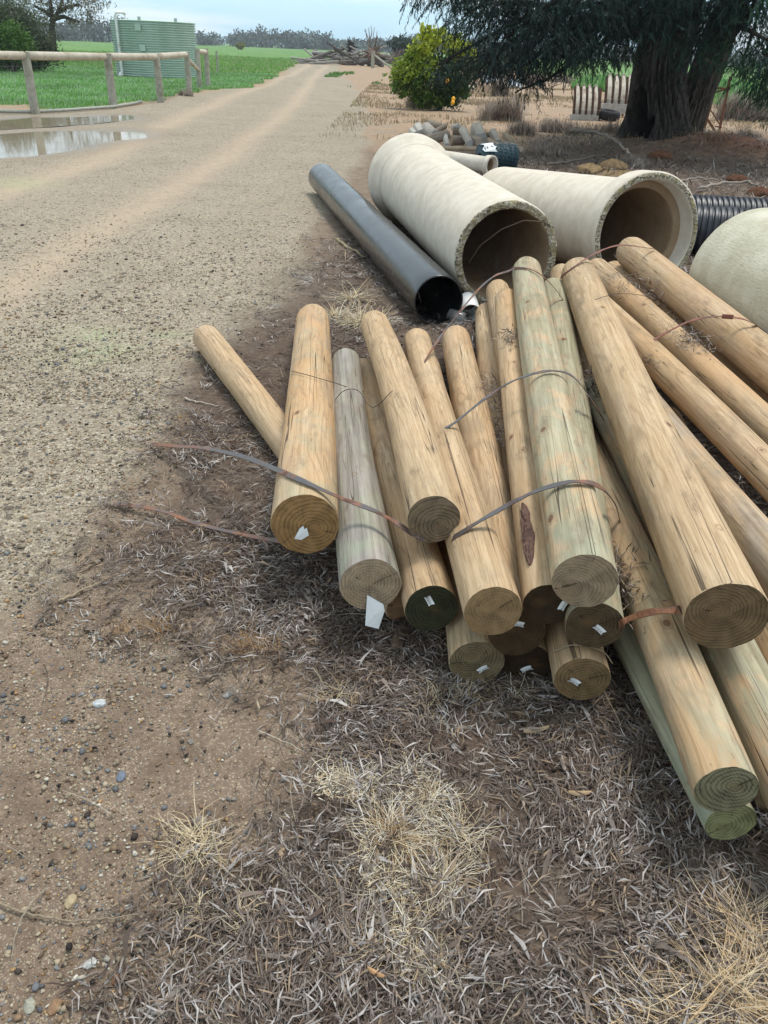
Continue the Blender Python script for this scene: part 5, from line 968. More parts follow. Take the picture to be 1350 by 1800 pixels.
# drooping lobes: sight (px, py), distance Y, radii px, palette, weight
LB = [(790, -30, 14.5, 60, 34, 0, .8), (850, 12, 15.0, 60, 48, 0, 1), (815, 8, 15.6, 34, 26, 1, .35), (905, 60, 14.4, 58, 52, 4, 1.1), (960, 40, 15.4, 70, 60, 0, 1.3), (985, 70, 14.4, 60, 34, 1, .9), (930, 112, 14.4, 40, 26, 4, .5), (1000, 108, 15.0, 34, 16, 1, .2),
      (870, 105, 16.2, 42, 34, 3, .5), (845, 112, 16.8, 32, 20, 3, .25), (790, 106, 17.2, 44, 24, 0, .4), (1050, 40, 14.8, 56, 46, 0, 1.1), (1095, 20, 15.2, 56, 44, 4, 1.0), (1085, 80, 16.0, 26, 28, 3, .3), (1155, -5, 14.6, 80, 40, 0, 1.2),
      (1210, 36, 14.7, 36, 38, 1, .6), (1218, 92, 14.9, 16, 26, 1, .18), (1250, 10, 14.8, 60, 50, 0, 1.1), (1310, 40, 14.4, 44, 44, 2, .8), (1345, 110, 14.0, 32, 44, 2, .7), (1395, 60, 13.6, 50, 80, 0, 1.0), (1372, 165, 14.2, 30, 34, 2, .4), (1420, 140, 13.6, 50, 70, 1, .7), (1306, 105, 14.6, 16, 24, 2, .2), (1325, -5, 14.4, 60, 34, 4, .8), (1000, 0, 14.6, 90, 40, 0, 1.3), (910, -10, 14.6, 70, 40, 0, 1.0),
      (1035, 104, 18.2, 44, 18, 3, .25), (1180, 20, 19.0, 120, 44, 0, 1.2), (980, 48, 18.6, 110, 44, 0, 1.2), (1130, 40, 17.9, 90, 44, 4, .9)]
def sprig_mesh(base, n_leaf, length, lw, droopk, cols, r, lobec):
    n = len(base); az = np.arctan2(base[:, 1] - lobec[:, 1], base[:, 0] - lobec[:, 0]) + r.normal(0, .8, n); el0 = r.normal(-.25, .35, n); Ls = length * r.uniform(.6, 1.35, n)
    f = (np.arange(n_leaf) // 2 + .5) / (n_leaf / 2); side = np.where(np.arange(n_leaf) % 2, 1., -1.)
    el = el0[:, None] - droopk * f[None]; hx = np.cos(el0 - droopk * .45)[:, None] * f * Ls[:, None]; vz = np.sin(el0 - droopk * .4)[:, None] * f * Ls[:, None] - .12 * f ** 2 * Ls[:, None]
    P = np.stack([base[:, 0:1] + np.cos(az)[:, None] * hx, base[:, 1:2] + np.sin(az)[:, None] * hx, base[:, 2:3] + vz], -1)
    la = az[:, None] + side * r.uniform(.4, 1.0, (n, n_leaf)); le = el - .35 + r.normal(0, .25, (n, n_leaf))
    D = np.stack([np.cos(la) * np.cos(le), np.sin(la) * np.cos(le), np.sin(le)], -1).reshape(-1, 3); S = unit(np.cross(D, r.normal(0, .5, D.shape) + (0, 0, 1.)))
    k = len(D); V, F = leaf_mesh(P.reshape(-1, 3), D, S, lw[0] * r.uniform(.7, 1.3, k), lw[1] * r.uniform(.7, 1.3, k), .06, .1, .4)
    return V, F, rep(rep(cols, n_leaf) * r.uniform(.75, 1.25, (k, 1)), 6)
r = np.random.default_rng(11); out = []; wood = MB(); fork = np.array((5.35, 17.0, 2.6))
tw_ = sum(l[6] for l in LB)
for li, (px, py, Y, rx, ry, ci, wt) in enumerate(LB):
    c = at(px, py, Y); k = Y / FPX * 1.0; R = np.array((rx * k, .9 * (rx + ry) / 2 * k + .15, ry * k)); n = int(7400 * wt / tw_)
    nc = max(n // 12, 4); cc = c + unit(r.normal(size=(nc, 3))) * (r.random(nc) ** .45)[:, None] * R; ix = r.integers(0, nc, n); b = cc[ix] + r.normal(size=(n, 3)) * (.13, .13, .10)
    cols = np.array(FOL[ci]) * (r.uniform(.5, 1.9, (nc, 1)) ** 1.2)[ix]; out.append(sprig_mesh(b, 18, .26, (.062, .0105), .9, cols, r, np.tile(c, (n, 1))))
    st = fork if px < 1210 else np.array((6.9, 17.4, 3.2)); st = st + (0, 0, .4 * r.random())
    mid = (st + c) / 2 + (0, 0, .45 + .2 * r.random()); limb(wood, [st, mid, c + (0, 0, .15 * R[2]), c + unit(c - st) * R * .6 + (0, 0, -.25 * R[2])], .055 * sqrt(wt) + .02, .008, 7, (.05, .042, .036), .15)
    for q in range(7): e_ = cc[r.integers(nc)]; limb(wood, [c + (0, 0, .1 * R[2]), (c + e_) / 2 + (0, 0, .06), e_], .014, .004, 5, (.05, .042, .036), .3)
# the part of the crown overhead (mostly above the picture)
for q in range(34):
    a = r.uniform(0, 2 * pi); d = r.uniform(.3, 4.6); zc = r.uniform(4.2, 8.4) - .25 * d; c = TB + (d * cos(a), d * sin(a), zc); R = np.array((1.15, 1.15, .8)); n = 75
    b = c + unit(r.normal(size=(n, 3))) * (r.random(n) ** .5)[:, None] * R; out.append(sprig_mesh(b, 14, .5, (.17, .035), .9, np.array(FOL[q % 5]) * r.uniform(.6, 1.4, (n, 1)), r, np.tile(c, (n, 1))))
    limb(wood, [TB + (.5, -.1, 3.6 + .6 * r.random()), (TB + c) / 2 + (0, 0, 2.4), c], .10, .02, 7, (.08, .065, .055))
V, F, c_ = joinvf(out); big('crown', V - TB, F, foliage_m, tree, cols=c_)
for pts, r0, r1 in (([at(1120, 60, 16.8), at(1080, 62, 16.2), at(1020, 102, 15.6), at(968, 135, 15.2), at(905, 163, 14.9)], .07, .012), ([at(1150, 0, 16.9), at(1000, 12, 15.5), at(900, 4, 15), at(850, 8, 14.8)], .06, .015),
                    ([at(1140, 40, 16.9), at(1090, 70, 16.5), at(1040, 45, 16), at(960, 55, 15.6)], .05, .012), ([at(1240, 104, 15.8), at(1262, 116, 15.2), at(1285, 117, 14.8), at(1304, 121, 14.5)], .018, .008), ([at(920, 60, 15.6), at(860, 95, 16), at(830, 102, 16.4), at(800, 108, 16.7)], .03, .01), ([at(1270, 20, 16.6), at(1310, 52, 14.5), at(1350, 70, 13.2)], .06, .02)):
    limb(wood, pts, r0, r1, 8, (.055, .046, .040) if r0 != .018 else (.30, .25, .2), .12)
wood.build('branches', bark_m, tree, smooth=True, loc=None); bpy.data.objects['branches'].location = -Vector(TB)

def tree_thing(name, px, py_base, Y, lobes, n, L, W, cols, lab, trunk=None, tcol=(.11, .095, .085), group=None, droop=0.0, tr=.15, shell=.35, seed=0, cat='tree', extra=None, rs=1.0):
    b = at(px, py_base, Y); b[2] = hz(b[0], b[1]); e = empty(name, b, lab, cat, group); lb = []
    for l in lobes:
        lx, ly, rx, ry = l[:4]; c = at(lx, ly, Y + (l[5] if len(l) > 5 else 0)); k = Y / FPX * 1.05 * rs; lb.append((c - b, (rx * k, max(rx, ry) * k * .9, ry * k), rx * ry, l[4] if len(l) > 4 else 0))
    V, F, c_ = crown(lb, n, L, W, cols, droop, shell, seed); big('crown', V, F, foliage_m, e, cols=c_)
    mb = MB(); paths = trunk if trunk else [[(px, py_base), (lobes[0][0], lobes[0][1])]] + [[(px, py_base), (l[0], l[1])] for l in lobes[1:6]]
    for i, pa in enumerate(paths):
        pts = [at(q[0], q[1], Y) - b for q in pa]; 
        if i == 0 or pa[0][1] >= py_base: pts[0][2] = -.1
        limb(mb, pts, tr * (1 if i == 0 else .6), tr * .25, 8, tcol, .1)
    mb.build('trunk', bark_pale_m, e, smooth=True)
    if extra: extra(e, b)
    return e
def fruit(e, b):
    fm = plain("lemon_peel", (.80, .36, .012), (.88, .46, .03), .45, .4, 8, .1)
    for px, py, dY in ((796, 180, -1.1), (786, 142, -1.0), (797, 174, -1.05)):
        mb = MB(); c = at(px, py, 25.5 + dY) - b; lathe_ = np.array([(-.062, .004), (-.05, .03), (-.025, .05), (0, .056), (.025, .05), (.05, .032), (.066, .006)]); th = np.linspace(0, 2 * pi, 14, endpoint=False)
        V = np.concatenate([np.c_[c[0] + q[1] * np.cos(th), c[1] + q[1] * np.sin(th), np.full(14, c[2] + q[0])] for q in lathe_]); mb.add(V, [(i * 14 + j, i * 14 + (j + 1) % 14, (i + 1) * 14 + (j + 1) % 14, (i + 1) * 14 + j) for i in range(6) for j in range(14)]); mb.build('fruit', fm, e, smooth=True)
CIT = [(.085, .15, .022), (.42, .48, .05), (.24, .33, .035), (.035, .075, .022)]
tree_thing('citrus_bush', 775, 194, 25.5, [(748, 84, 24, 26, 1), (768, 68, 20, 16, 1), (741, 62, 8, 14, 1), (757, 54, 8, 9, 1), (779, 56, 9, 10, 1), (730, 92, 12, 10, 1), (800, 82, 26, 18, 1), (806, 62, 5, 12, 1), (822, 92, 18, 18, 1), (712, 130, 28, 26, 2), (722, 105, 18, 20, 2), (705, 155, 20, 18, 0), (745, 115, 34, 28, 2), (745, 150, 36, 34, 0), (790, 135, 36, 40, 3), (790, 165, 32, 26, 3), (770, 180, 24, 16, 0), (810, 150, 22, 26, 0), (738, 172, 20, 16, 0)], 12500, .10, .05, CIT, 'citrus bush with yellow green top and a few orange fruit', tr=.08, seed=3, cat='bush', extra=fruit, rs=.72)
GUMC = [(.17, .15, .11), (.13, .125, .085), (.20, .165, .115)]
tree_thing('gum_tree', 91, 78, 60, [(60, 12, 34, 20, 0), (100, -5, 40, 18, 1), (135, 12, 34, 20, 0), (165, 20, 16, 18, 2), (130, 38, 26, 10, 0), (75, 30, 18, 12, 1), (40, -5, 40, 18, 1), (150, -8, 30, 16, 2), (112, 22, 22, 14, 2), (178, 8, 10, 12, 0), (105, -50, 70, 36, 0)], 4600, .22, .06, GUMC, 'tall sparse gum tree with forked dark trunk at upper left',
           [[(91, 78), (91, 50), (93, 34), (88, 10), (84, -40)], [(93, 36), (104, 18), (112, -10)], [(95, 34), (112, 28), (128, 36), (140, 38)], [(104, 20), (120, 12), (140, 8)], [(92, 30), (76, 18), (60, 10)]], (.075, .062, .052), tr=.25, shell=.05, seed=8)
BUSH = [(.085, .105, .055), (.05, .068, .038), (.12, .14, .08)]
tree_thing('large_shrub', 25, 128, 41, [(30, 60, 38, 36, 0), (62, 78, 28, 30, 0), (10, 40, 34, 30, 2), (-25, 60, 40, 50, 1), (70, 100, 22, 16, 1), (40, 95, 40, 22, 1), (0, 95, 34, 24, 1), (48, 40, 18, 20, 2), (-10, 10, 30, 26, 2), (80, 88, 12, 14, 0)], 24000, .13, .045, BUSH, 'large dark olive shrub behind the left end of the fence', [[(25, 131), (25, 112), (28, 90)], [(25, 122), (40, 100)], [(25, 122), (8, 100)]], tr=.12, seed=12, cat='bush')
GRB = [(.06, .125, .022), (.09, .17, .03)]
tree_thing('round_bush', 20, 118, 38, [(18, 72, 30, 24, 0), (42, 80, 18, 16, 1), (-15, 72, 30, 24, 0), (25, 58, 18, 12, 1)], 5200, .10, .05, GRB, 'rounded bright green bush before the dark olive shrub', tr=.07, seed=14, cat='bush')
tree_thing('round_tree', 705, 103, 150, [(705, 76, 15, 8, 0), (694, 74, 8, 5, 0), (716, 82, 10, 8, 0), (702, 86, 12, 8, 0)], 1500, .45, .25, [(.035, .05, .034)], 'lone round dark tree on the horizon left of the citrus bush', tr=.4, seed=21)
tree_thing('yellow_bush', 424, 84, 260, [(424, 81, 7, 3, 0)], 300, .5, .35, [(.20, .19, .045)], 'small yellowish bush far off before the wood', tr=.3, seed=23, cat='bush')
tree_thing('pale_tree', 838, 150, 62, [(850, 82, 26, 16, 0), (820, 92, 22, 18, 0), (870, 105, 26, 22, 0), (900, 100, 40, 26, 0)], 2600, .22, .09, [(.06, .085, .055)], 'dull green tree half hidden behind citrus bush and drooping foliage', tr=.2, seed=25)
e_ = tree_thing('bare_sapling', 650, 97, 89, [(650, 60, 3, 5, 0)], 24, .08, .04, [(.2, .16, .13)], 'thin leafless sapling sticking up out of the dead timber heap', [[(650, 97), (650, 75), (648, 48)], [(650, 88), (644, 66), (643, 50)], [(650, 86), (656, 66), (658, 48)], [(651, 80), (662, 66), (663, 55)], [(649, 76), (645, 60), (640, 52)], [(650, 72), (654, 58), (652, 45)]], (.26, .21, .18), tr=.09, seed=27)
# far wood: countless trees in one mass
r = np.random.default_rng(31); out = []; mb = MB()
for k in range(800):
    az = r.uniform(-.62, .75); leftnear = az < -.28; Y = r.uniform(480, 620) if not leftnear else r.uniform(400, 470); x = Y * math.tan(az); h = r.uniform(5.0, 9.0) * (1 if not leftnear else 1.1) * (1 + .25 * sin(az * 37)); z0 = 0
    for q in range(r.integers(3, 6)):
        c = np.array((x + r.normal(0, 2.6), Y + r.normal(0, 3), h * r.uniform(.12, .85))); n = 24; P = c + unit(r.normal(size=(n, 3))) * (r.random(n) ** .4)[:, None] * np.array((3.0, 3.0, h * .24)); D = unit(r.normal(size=(n, 3))); S = unit(np.cross(D, r.normal(size=(n, 3))))
        V, F = leaf_mesh(P, D, S, r.uniform(.9, 1.9, n), r.uniform(.5, 1.1, n), .05, .3, .4); out.append((V, F, rep(np.array((.11, .125, .115)) * r.uniform(.6, 1.35) * r.uniform(.8, 1.2, (n, 1)), 6)))
    tv = np.array([(x - .22, Y, -1.), (x + .22, Y, -1.), (x + .12 + r.normal(0, .5), Y, h * .8), (x - .12, Y, h * .8), (x, Y + .4, -1.), (x, Y + .3, h * .8)]); out.append((tv, np.array([(0, 1, 2, 3), (1, 4, 5, 2), (4, 0, 3, 5)]), np.tile((.13, .115, .10) if r.random() < .5 else (.05, .045, .04), (6, 1))))
V, F, c_ = joinvf(out); tag(big('far_woodland', V, F, foliage_m, cols=c_), 'long dark band of gum woodland along the horizon', 'woodland', kind='stuff')
# crop and paddock grass (countless)
r = np.random.default_rng(41)
def blades(n, box, cond, hr, wd, cols, name, lab):
    x = r.uniform(box[0], box[1], n); y = r.uniform(box[2], box[3], n); k = cond(x, y); x, y = x[k], y[k]; n = len(x); h = r.uniform(*hr, n) * (.6 + .8 * fbm(x * .8, y * .8, 4)); a = r.uniform(0, 2 * pi, n); ln = r.uniform(.1, .6, n)
    D = np.stack([np.cos(a) * ln, np.sin(a) * ln, np.ones(n)], 1); D = unit(D); S = unit(np.cross(D, (0, 1., 0)) + r.normal(0, .4, (n, 3)) * (1, 1, 0)); V, F = leaf_mesh(np.c_[x, y, height(x, y) - .01], D, S, h, wd * (y / 25), .12, .1, .8)
    c = np.array(cols)[r.integers(0, len(cols), n)] * (.7 + .6 * fbm(x * .5, y * .5, 9))[:, None]; tag(big(name, V, F, foliage_m, cols=rep(c, 6)), lab, 'grass', kind='stuff')
inG = lambda x, y: sdf(GRASS, x, y) + (fbm(x * 1.1, y * 1.1, 2.2) - .5) * 1.2 > -.05
blades(170000, (-26, -5.5, 20, 52), lambda x, y: inG(x, y) & (x > -.58 * y - 2), (.05, .14), .022, [(.12, .29, .055), (.18, .39, .085), (.28, .45, .17), (.40, .52, .32)], 'paddock_grass', 'short green grass growing in the paddock behind the fence')
blades(60000, (-45, 14, 50, 110), inG, (.08, .26), .03, [(.15, .31, .06), (.21, .37, .085), (.33, .39, .18)], 'rough_grass', 'longer rough grass in the far paddock beside the track')
blades(70000, (6, 34, 30, 62), inG, (.2, .6), .06, [(.10, .25, .06), (.15, .33, .09), (.22, .40, .13)], 'green_crop', 'bright green weeds growing beyond the big tree')
blades(60000, (-1.5, 22, 16.5, 46), lambda x, y: (fbm(x * .45, y * .45, 6) * .7 + fbm(x * 2, y * 2, 1) * .3 > .5) & (sdf(GRASS, x, y) < 0), (.03, .12), .018, [(.46, .36, .22), (.55, .45, .29), (.34, .25, .16), (.24, .17, .11)], 'dry_stubble', 'pale dry grass stubble over the red clearing')
blades(2600, (-4.5, -1.0, 40, 62), lambda x, y: fbm(x * .5, y * .22, 2) > .53, (.05, .16), .03, [(.09, .19, .04), (.13, .24, .06)], 'verge_grass', 'sparse green grass patch on the red verge right of the track')

# ------------------------------------------------------------------ odds and ends under the trees
cream_m = plain("faded_cream_paint", (.56, .48, .38), (.66, .59, .50), .6, .3, 14, .15, dirt=(.33, .22, .15))
dkrust_m = plain('dark_rust', (.045, .026, .018), (.085, .045, .030), .8, .2, 20, .3)
grey_m = plain("dull_grey_sheet", (.33, .32, .30), (.46, .44, .41), .6, .3, 8, .2, dirt=(.28, .22, .17))
tyre_m = plain("rubber", (.012, .012, .013), (.028, .027, .027), .75, .25, 30, .3)
def planter(px, py, Y, n, w_, h_, lab, parts_extra):
    c = at(px, py, Y); e = empty('seed_planter', (c[0], c[1], 0), lab, 'farm machine', 'old planter units under the trees'); z0 = c[2]
    for i in range(n):
        x = (i - (n - 1) / 2) * w_ / n; mb = MB(); V = []; m = 9
        for j in range(m):
            f = j / (m - 1); z = z0 + .12 + (h_ - .12) * f; yy = .30 * f ** 1.3 - .04 * sin(f * pi); hw = w_ / n * .32 * (1 - .12 * f) * (1 if f < .85 else 1 - .5 * (f - .85) / .15)
            V += [(x - hw, yy, z), (x + hw, yy, z), (x + hw, yy + .03, z), (x - hw, yy + .03, z)]
        mb.add(V, [(j * 4 + q, j * 4 + (q + 1) % 4, (j + 1) * 4 + (q + 1) % 4, (j + 1) * 4 + q) for j in range(m - 1) for q in range(4)] + [(3, 2, 1, 0), tuple((m - 1) * 4 + q for q in range(4))]); mb.build('hopper_panel', cream_m, e)
        mb = MB(); mb.tube([(x - .02, .05, z0 + .06), (x + .0, -.02, z0 + .02), (x + .02, .05, z0 + .06)], .05, 10); mb.box((x, .0, z0 + .05), (w_ / n * .5, .10, .10)); mb.build('seed_cup', grey_m, e)
    for i in range(n + 1):
        x = (i - n / 2) * w_ / n; mb = MB(); mb.bar((x, -.05, z0 + .0), (x, .10, z0 + h_ * .60), .06, .06); mb.bar((x, .10, z0 + h_ * .60), (x, .26, z0 + h_ * .96), .05, .06); mb.build('divider_strap', dkrust_m, e)
    mb = MB(); mb.bar((-w_ / 2 - .05, -.02, z0 + .11), (w_ / 2 + .05, -.02, z0 + .11), .03, .03); mb.build('crossbar', cream_m, e)
    mb = MB(); mb.box((0, .12, z0 - .14), (w_ * 1.05, .34, .24), taper=1.05); mb.build('trough', grey_m, e)
    mb = MB(); mb.bar((w_ / 2 + .04, .34, z0 + h_ * .95), (w_ / 2 + .06, .05, z0 - .3), .10, .03); mb.bar((w_ / 2 + .06, .05, z0 - .1), (w_ / 2 + .06, .10, .0), .07, .06); mb.bar((-w_ / 2, .2, z0 - .26), (-w_ / 2, .2, 0), .06, .06); mb.bar((w_ / 2 - .1, .5, z0 - .2), (w_ / 2 - .1, .5, 0), .06, .06); mb.build('side_frame', rust_m, e)
    for i in range(n):
        x = (i - (n - 1) / 2) * w_ / n; mb = MB(); mb.box((x, .33, z0 + h_ + .005), (w_ / n * .62, .05, .11), taper=.55); mb.build('lid', cream_m, e)
    if parts_extra: parts_extra(e, c, z0)
def tyre(e, c, z0):
    q = np.array((.66, .12, z0 + .0)); pr = [(-.11, .16, 0), (-.12, .24, 0), (-.10, .29, 0), (-.05, .315, 0), (.05, .315, 0), (.10, .29, 0), (.12, .24, 0), (.11, .16, 0), (-.11, .16, 0)]
    o = lathe(pr, 48).build('tyre', [tyre_m], e, smooth=True); o.location = [float(v) for v in q]; o.rotation_euler = (.08, .1, 0)
    mb = MB(); mb.bar((.35, .1, z0 - .17), (1.25, .25, z0 - .19), .08, .06); mb.bar((.42, .1, z0 - .2), (.42, .1, 0), .05, .05); mb.bar((.62, .1, z0 - .2), (.62, .1, .02), .09, .05); mb.bar((.85, .15, z0 - .2), (.8, .15, .05), .06, .05); mb.build('chassis', rust_m, e)
planter(1029, 201, 24.0, 4, .66, .66, 'nearer rusty planter unit with four cream hoppers and a black tyre beside it', tyre)
planter(1087, 182, 26.0, 4, .80, .70, 'farther rusty planter unit with cream hoppers, half hidden by the tree trunk', None)
# rusty A-frame
c = at(1262, 228, 21.0); e = empty('rusty_trestle', (c[0], c[1], 0), 'rusty angle iron frame standing right of the leaning trunk', 'frame')
def fq(px, py, dY=0): return at(px, py, 21.0 + dY) - np.array((c[0], c[1], 0))
for nm, a, b, w_ in (('leg', fq(1264, 232), fq(1284, 134), .05), ('leg', fq(1240, 218, .9), fq(1262, 140, .9), .04), ('leg', fq(1262, 231), fq(1232, 192), .06), ('brace', fq(1266, 220), fq(1240, 180), .03), ('crossbar', fq(1248, 154), fq(1283, 156), .06), ('brace', fq(1246, 166), fq(1282, 155), .05), ('crossbar', fq(1258, 222, .3), fq(1268, 224), .04), ('leg', fq(1236, 212, .9), fq(1238, 175, .9), .03)):
    a = np.array(a); b = np.array(b)
    if nm == 'leg': a[2] = min(a[2], 0) if a[2] < .25 else a[2]
    mb = MB(); mb.bar(a, b, w_, w_ * .7); mb.build(nm, rust_m, e)
# scrap metal
blue_m = plain("pale_blue_metal", (.42, .47, .52), (.55, .59, .62), .5, .4, 6, .1, dirt=(.4, .36, .3))
def scrap(px, py, Y, L, W, rz, tilt, lab):
    c = at(px, py, Y); mb = MB(); n = 8; V = []
    for i in range(n):
        f = i / (n - 1) - .5
        for q in (-.5, -.42, .42, .5): V.append((f * L, q * W, .05 * sin(f * 6) + (.10 if abs(q) == .5 else 0)))
    mb.add(V, [(i * 4 + j, (i + 1) * 4 + j, (i + 1) * 4 + j + 1, i * 4 + j + 1) for i in range(n - 1) for j in range(3)]); mb.bar((-L / 2, 0, -.02), (L / 2, .05, -.03), .06, .05)
    o = mb.build('bent_metal_sheet', blue_m); o.location = (c[0], c[1], max(c[2], .2)); o.rotation_euler = (tilt, .12, rz); tag(o, lab, 'scrap metal')
scrap(862, 142, 40, .75, .5, .2, .5, 'left pale blue grey scrap panel lying beyond the red clearing')
scrap(903, 149, 38, .75, .5, -.3, .6, 'right pale blue grey scrap panel, bent, beside a dry thicket')
mb = MB(); q = at(884, 145, 39); mb.bar((q[0] - .15, q[1], 1.0), (q[0] + .15, q[1], .15), .07, .07); tag(mb.build('scrap_bar', cream_m, loc=q), 'pale bar leaning up between the two scrap panels', 'scrap metal')
q = at(845, 150, 39); e = thing_axis('pipe_offcut', (q[0] - .25, q[1], .14), (-1, .2, 0), 'short pale pipe offcut left of the scrap panels', 'pipe'); lathe([(0, .10, 0), (0, .13, 0), (.5, .13, 0), (.5, .10, 0), (0, .10, 0)], 28).build('pipe_wall', [cream_m], e, smooth=True)

# firewood heap: each billet a thing
def billet(a, b, r0, r1, col, lab, name='firewood_log', group='firewood logs in the low heap', half=False, n=12):
    a = np.array(a, float); b = np.array(b, float); d = b - a; L = np.linalg.norm(d); Rm = frame(d); th = np.linspace(0, (pi if half else 2 * pi), n, endpoint=half); mb = MB(); k = len(th); V = []
    sd_ = rng.random() * 50
    for i in range(5):
        f = i / 4; rr_ = (r0 + (r1 - r0) * f) * (1 + .25 * (fbm(np.cos(th) * 1.5 + sd_, np.sin(th) * 1.5, f * 1.5) - .5)); V.append(np.stack([rr_ * np.cos(th), rr_ * np.sin(th) * (.8 if half else 1), np.full(k, f * L)], 1))
    V = np.concatenate(V) @ Rm.T; c_ = np.array(col)
    mb.add(V, [(i * k + j, i * k + (j + 1) % k, (i + 1) * k + (j + 1) % k, (i + 1) * k + j) for i in range(4) for j in range(k)], 0, c_ * .8)
    for i0, fl in ((0, 1), (4, 0)):
        ring = V[i0 * k:(i0 + 1) * k]; mb.add(np.vstack([ring * 1.0, ring.mean(0)]), [((j + 1) % k, j, k) if fl else (j, (j + 1) % k, k) for j in range(k)], 0, np.clip(c_ * 1.35, 0, .6))
    o = mb.build(name, old_timber_m, smooth=False); o.location = a; tag(o, lab, 'log', group); return o
WD = [(.60, .54, .46), (.40, .33, .26), (.70, .65, .57), (.28, .22, .17), (.52, .40, .28)]
def fw(pa, pb, Ya, Yb, r, col, lab, half=False):
    a = at(*pa, Ya); b = at(*pb, Yb); a[2] = max(a[2], r * .8); b[2] = max(b[2], r * .8); billet(a, b, r * 1.1, r, col, lab, half=half, n=(5 if ('billet' in lab or 'pale' in lab or 'whitish' in lab) and 'bark' not in lab else 11))
for args in (((750, 247), (786, 237), 15.2, 15.5, .085, WD[1], 'thick brown log lying in front at the middle of the firewood heap'), ((813, 228), (826, 252), 15.6, 15.2, .065, WD[0], 'grey log tipped down towards the camera, centre of firewood heap'), ((838, 226), (846, 244), 15.7, 15.4, .125, WD[0], 'broad pale split billet standing in the firewood heap'),
     ((865, 232), (876, 250), 15.6, 15.3, .065, WD[0], 'pale billet leaning right of the broad split one'), ((888, 237), (899, 252), 15.5, 15.2, .06, WD[4], 'reddish tan billet near the right end of the firewood heap'), ((748, 224), (764, 238), 15.8, 15.5, .09, WD[0], 'light grey log end up at the left of the firewood heap'),
     ((733, 222), (740, 234), 15.9, 15.7, .08, WD[2], 'whitish log upright at the left of the firewood heap'), ((722, 230), (730, 236), 15.8, 15.7, .06, WD[2], 'small whitish billet low at the left of the firewood heap'), ((700, 243), (708, 238), 15.7, 15.8, .05, WD[3], 'small dark billet at the far left of the firewood heap'), ((712, 240), (724, 240), 15.5, 15.7, .055, WD[0], 'short grey billet beside the small dark one'),
     ((752, 217), (775, 222), 16.4, 16.3, .06, WD[1], 'brown log across the top left of the firewood heap'), ((766, 232), (782, 222), 16.1, 16.3, .05, WD[1], 'curved brown branch piece on the top left of the heap'), ((796, 231), (815, 233), 16.2, 16.2, .07, WD[3], 'dark log behind the tipped grey log'), ((792, 247), (815, 247), 15.6, 15.7, .08, WD[1], 'brown log lying low in the middle of the heap'),
     ((830, 246), (843, 250), 15.4, 15.2, .085, WD[1], 'short brown round seen end on below the broad split billet'), ((858, 248), (880, 256), 15.4, 15.1, .04, WD[4], 'thin tan stick leaning at the right of the heap'), ((885, 252), (917, 262), 15.1, 14.7, .045, WD[1], 'long low brown stick at the right end of the heap'), ((775, 260), (870, 263), 14.8, 14.6, .035, WD[4], 'long thin pole lying along the front of the firewood heap'),
     ((795, 225), (806, 222), 16.5, 16.4, .055, WD[2], 'pale short log at the back of the heap'), ((850, 240), (864, 236), 16.2, 16.3, .05, WD[3], 'dark billet at the back between the split billet and the leaning one'), ((782, 240), (786, 256), 15.4, 15.2, .05, WD[2], 'pale curved bark slab beside the thick front log')):
    fw(*args)
# dead timber heap far off
r = np.random.default_rng(51); base = at(625, 104, 90)
for k in range(64):
    x = r.normal(0, 2.3); x = np.clip(x, -5.2, 4.9); zt = max(0, 1.05 * (1 - (x / 5.6) ** 2)); z = r.uniform(.12, zt + .2); L = r.uniform(1.2, 4.2); a = r.normal(0, .5) + (pi if r.random() < .5 else 0); el = r.normal(0, .22); rad = r.uniform(.05, .17)
    c = np.array((base[0] + x, base[1] + r.normal(0, 1.2), z)); d = np.array((cos(a) * cos(el), sin(a) * cos(el), sin(el))) * L / 2; p0 = c - d; p1 = c + d; p0[2] = max(p0[2], .05); p1[2] = max(p1[2], .05)
    billet(p0, p1, rad, rad * .7, [(.40, .365, .33), (.30, .27, .24), (.48, .44, .40), (.22, .19, .17), (.12, .10, .09)][r.integers(5)], 'grey dead log in the big heap of pushed up timber beyond the track', 'dead_log', 'dead logs in the big timber heap', n=7)
def rootball(px, py, Y, R, col, lab):
    c = at(px, py, Y); mb = MB(); mb.tube([c + (0, 0, -.7), c, c + (.2, 0, .5)], [R * .5, R * .6, R * .3], 9, True, 0, col)
    for k in range(16):
        d = unit(r.normal(size=3) + (0, -.2, .3)); mb.tube([c, c + d * R * .7, c + d * R * 1.5 + (0, 0, r.normal(0, .2))], [.16, .10, .03], 5, True, 0, np.array(col) * r.uniform(.7, 1.3))
    tag(mb.build('stump', old_timber_m, loc=c), lab, 'stump')
rootball(654, 95, 88, .75, (.20, .13, .095), 'reddish brown upturned stump in the dead timber heap')
rootball(695, 104, 84, .55, (.17, .14, .12), 'dark upturned stump at the right end of the timber heap')
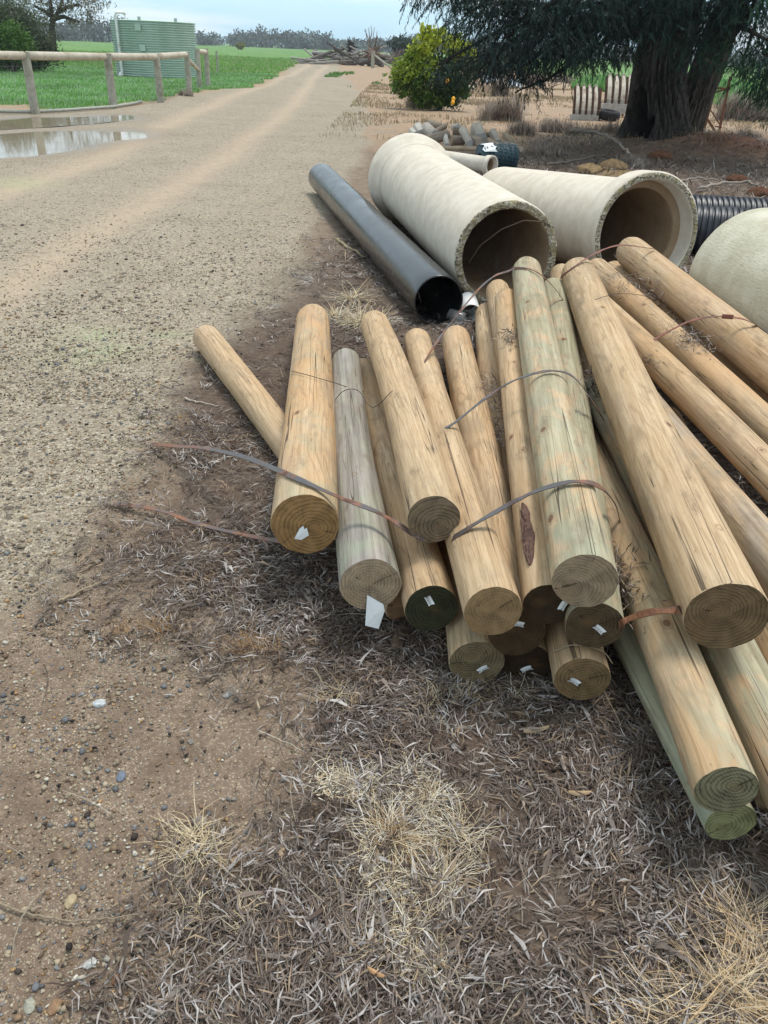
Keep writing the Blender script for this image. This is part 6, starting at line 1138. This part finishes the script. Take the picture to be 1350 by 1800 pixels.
rootball(617, 84, 91, .5, (.06, .05, .045), 'blackened stump on top of the timber heap')
rootball(553, 96, 92, .35, (.30, .28, .26), 'small grey root at the left end of the timber heap')
# clod and spoil heaps under the tree
def clod(px, py, r0, col, lab):
    g = G(px, py); import bmesh; bm = bmesh.new(); bmesh.ops.create_icosphere(bm, subdivisions=4, radius=1.0)
    for v in bm.verts:
        q = np.array(v.co); s_ = .75 + .5 * float(fbm(q[0] * 2 + px, q[1] * 2, q[2] * 2 + py)) + .12 * float(fbm(q[0] * 9, q[1] * 9, q[2] * 9)); v.co = Vector((q[0] * r0 * s_, q[1] * r0 * s_, q[2] * r0 * s_ * .55))
    me = bpy.data.meshes.new('soil_clod'); bm.to_mesh(me); bm.free(); a_ = me.attributes.new('col', 'FLOAT_COLOR', 'POINT'); a_.data.foreach_set('color', np.tile(np.array((*col, 1.)), (len(me.vertices), 1)).ravel())
    o = link('soil_clod', me, clod_m, smooth=True); o.location = (g[0], g[1], hz(g[0], g[1]) + r0 * .1); tag(o, lab, 'soil clod', 'soil clods under the tree')
clod_m = vcol("soil", .95, .1, .55, 16, .8)
clod(1075, 306, .22, (.23, .155, .085), 'sandy yellow soil clod before the tree hollow, behind the collared pipe')
clod(1036, 308, .18, (.33, .22, .115), 'smaller sandy clod left of the big sandy one')
clod(1295, 320, .15, (.14, .065, .038), 'red soil clod on the dark litter right of the tree')
clod(1335, 344, .15, (.14, .065, .038), 'red soil clod at the right edge above the corrugated pipes')
clod(1160, 280, .20, (.20, .095, .055), 'red brown clod at the foot of the big trunk')

# ------------------------------------------------------------------ air
m = bpy.data.materials.new("air"); m.use_nodes = True; t = T(m.node_tree)
v_ = t.n('ShaderNodeVolumePrincipled', ins={'Color': (.80, .87, .93), 'Density': .0004})
oo = t.t.nodes.new('ShaderNodeOutputMaterial'); t.t.links.new(v_, oo.inputs['Volume'])
mb = MB(); mb.box((0, 380, 7.5), (1600, 1000, 19)); hz_ = mb.build('haze', m); tag(hz_, kind='stuff', label='thin pale air that fades the far woodland', cat='haze')
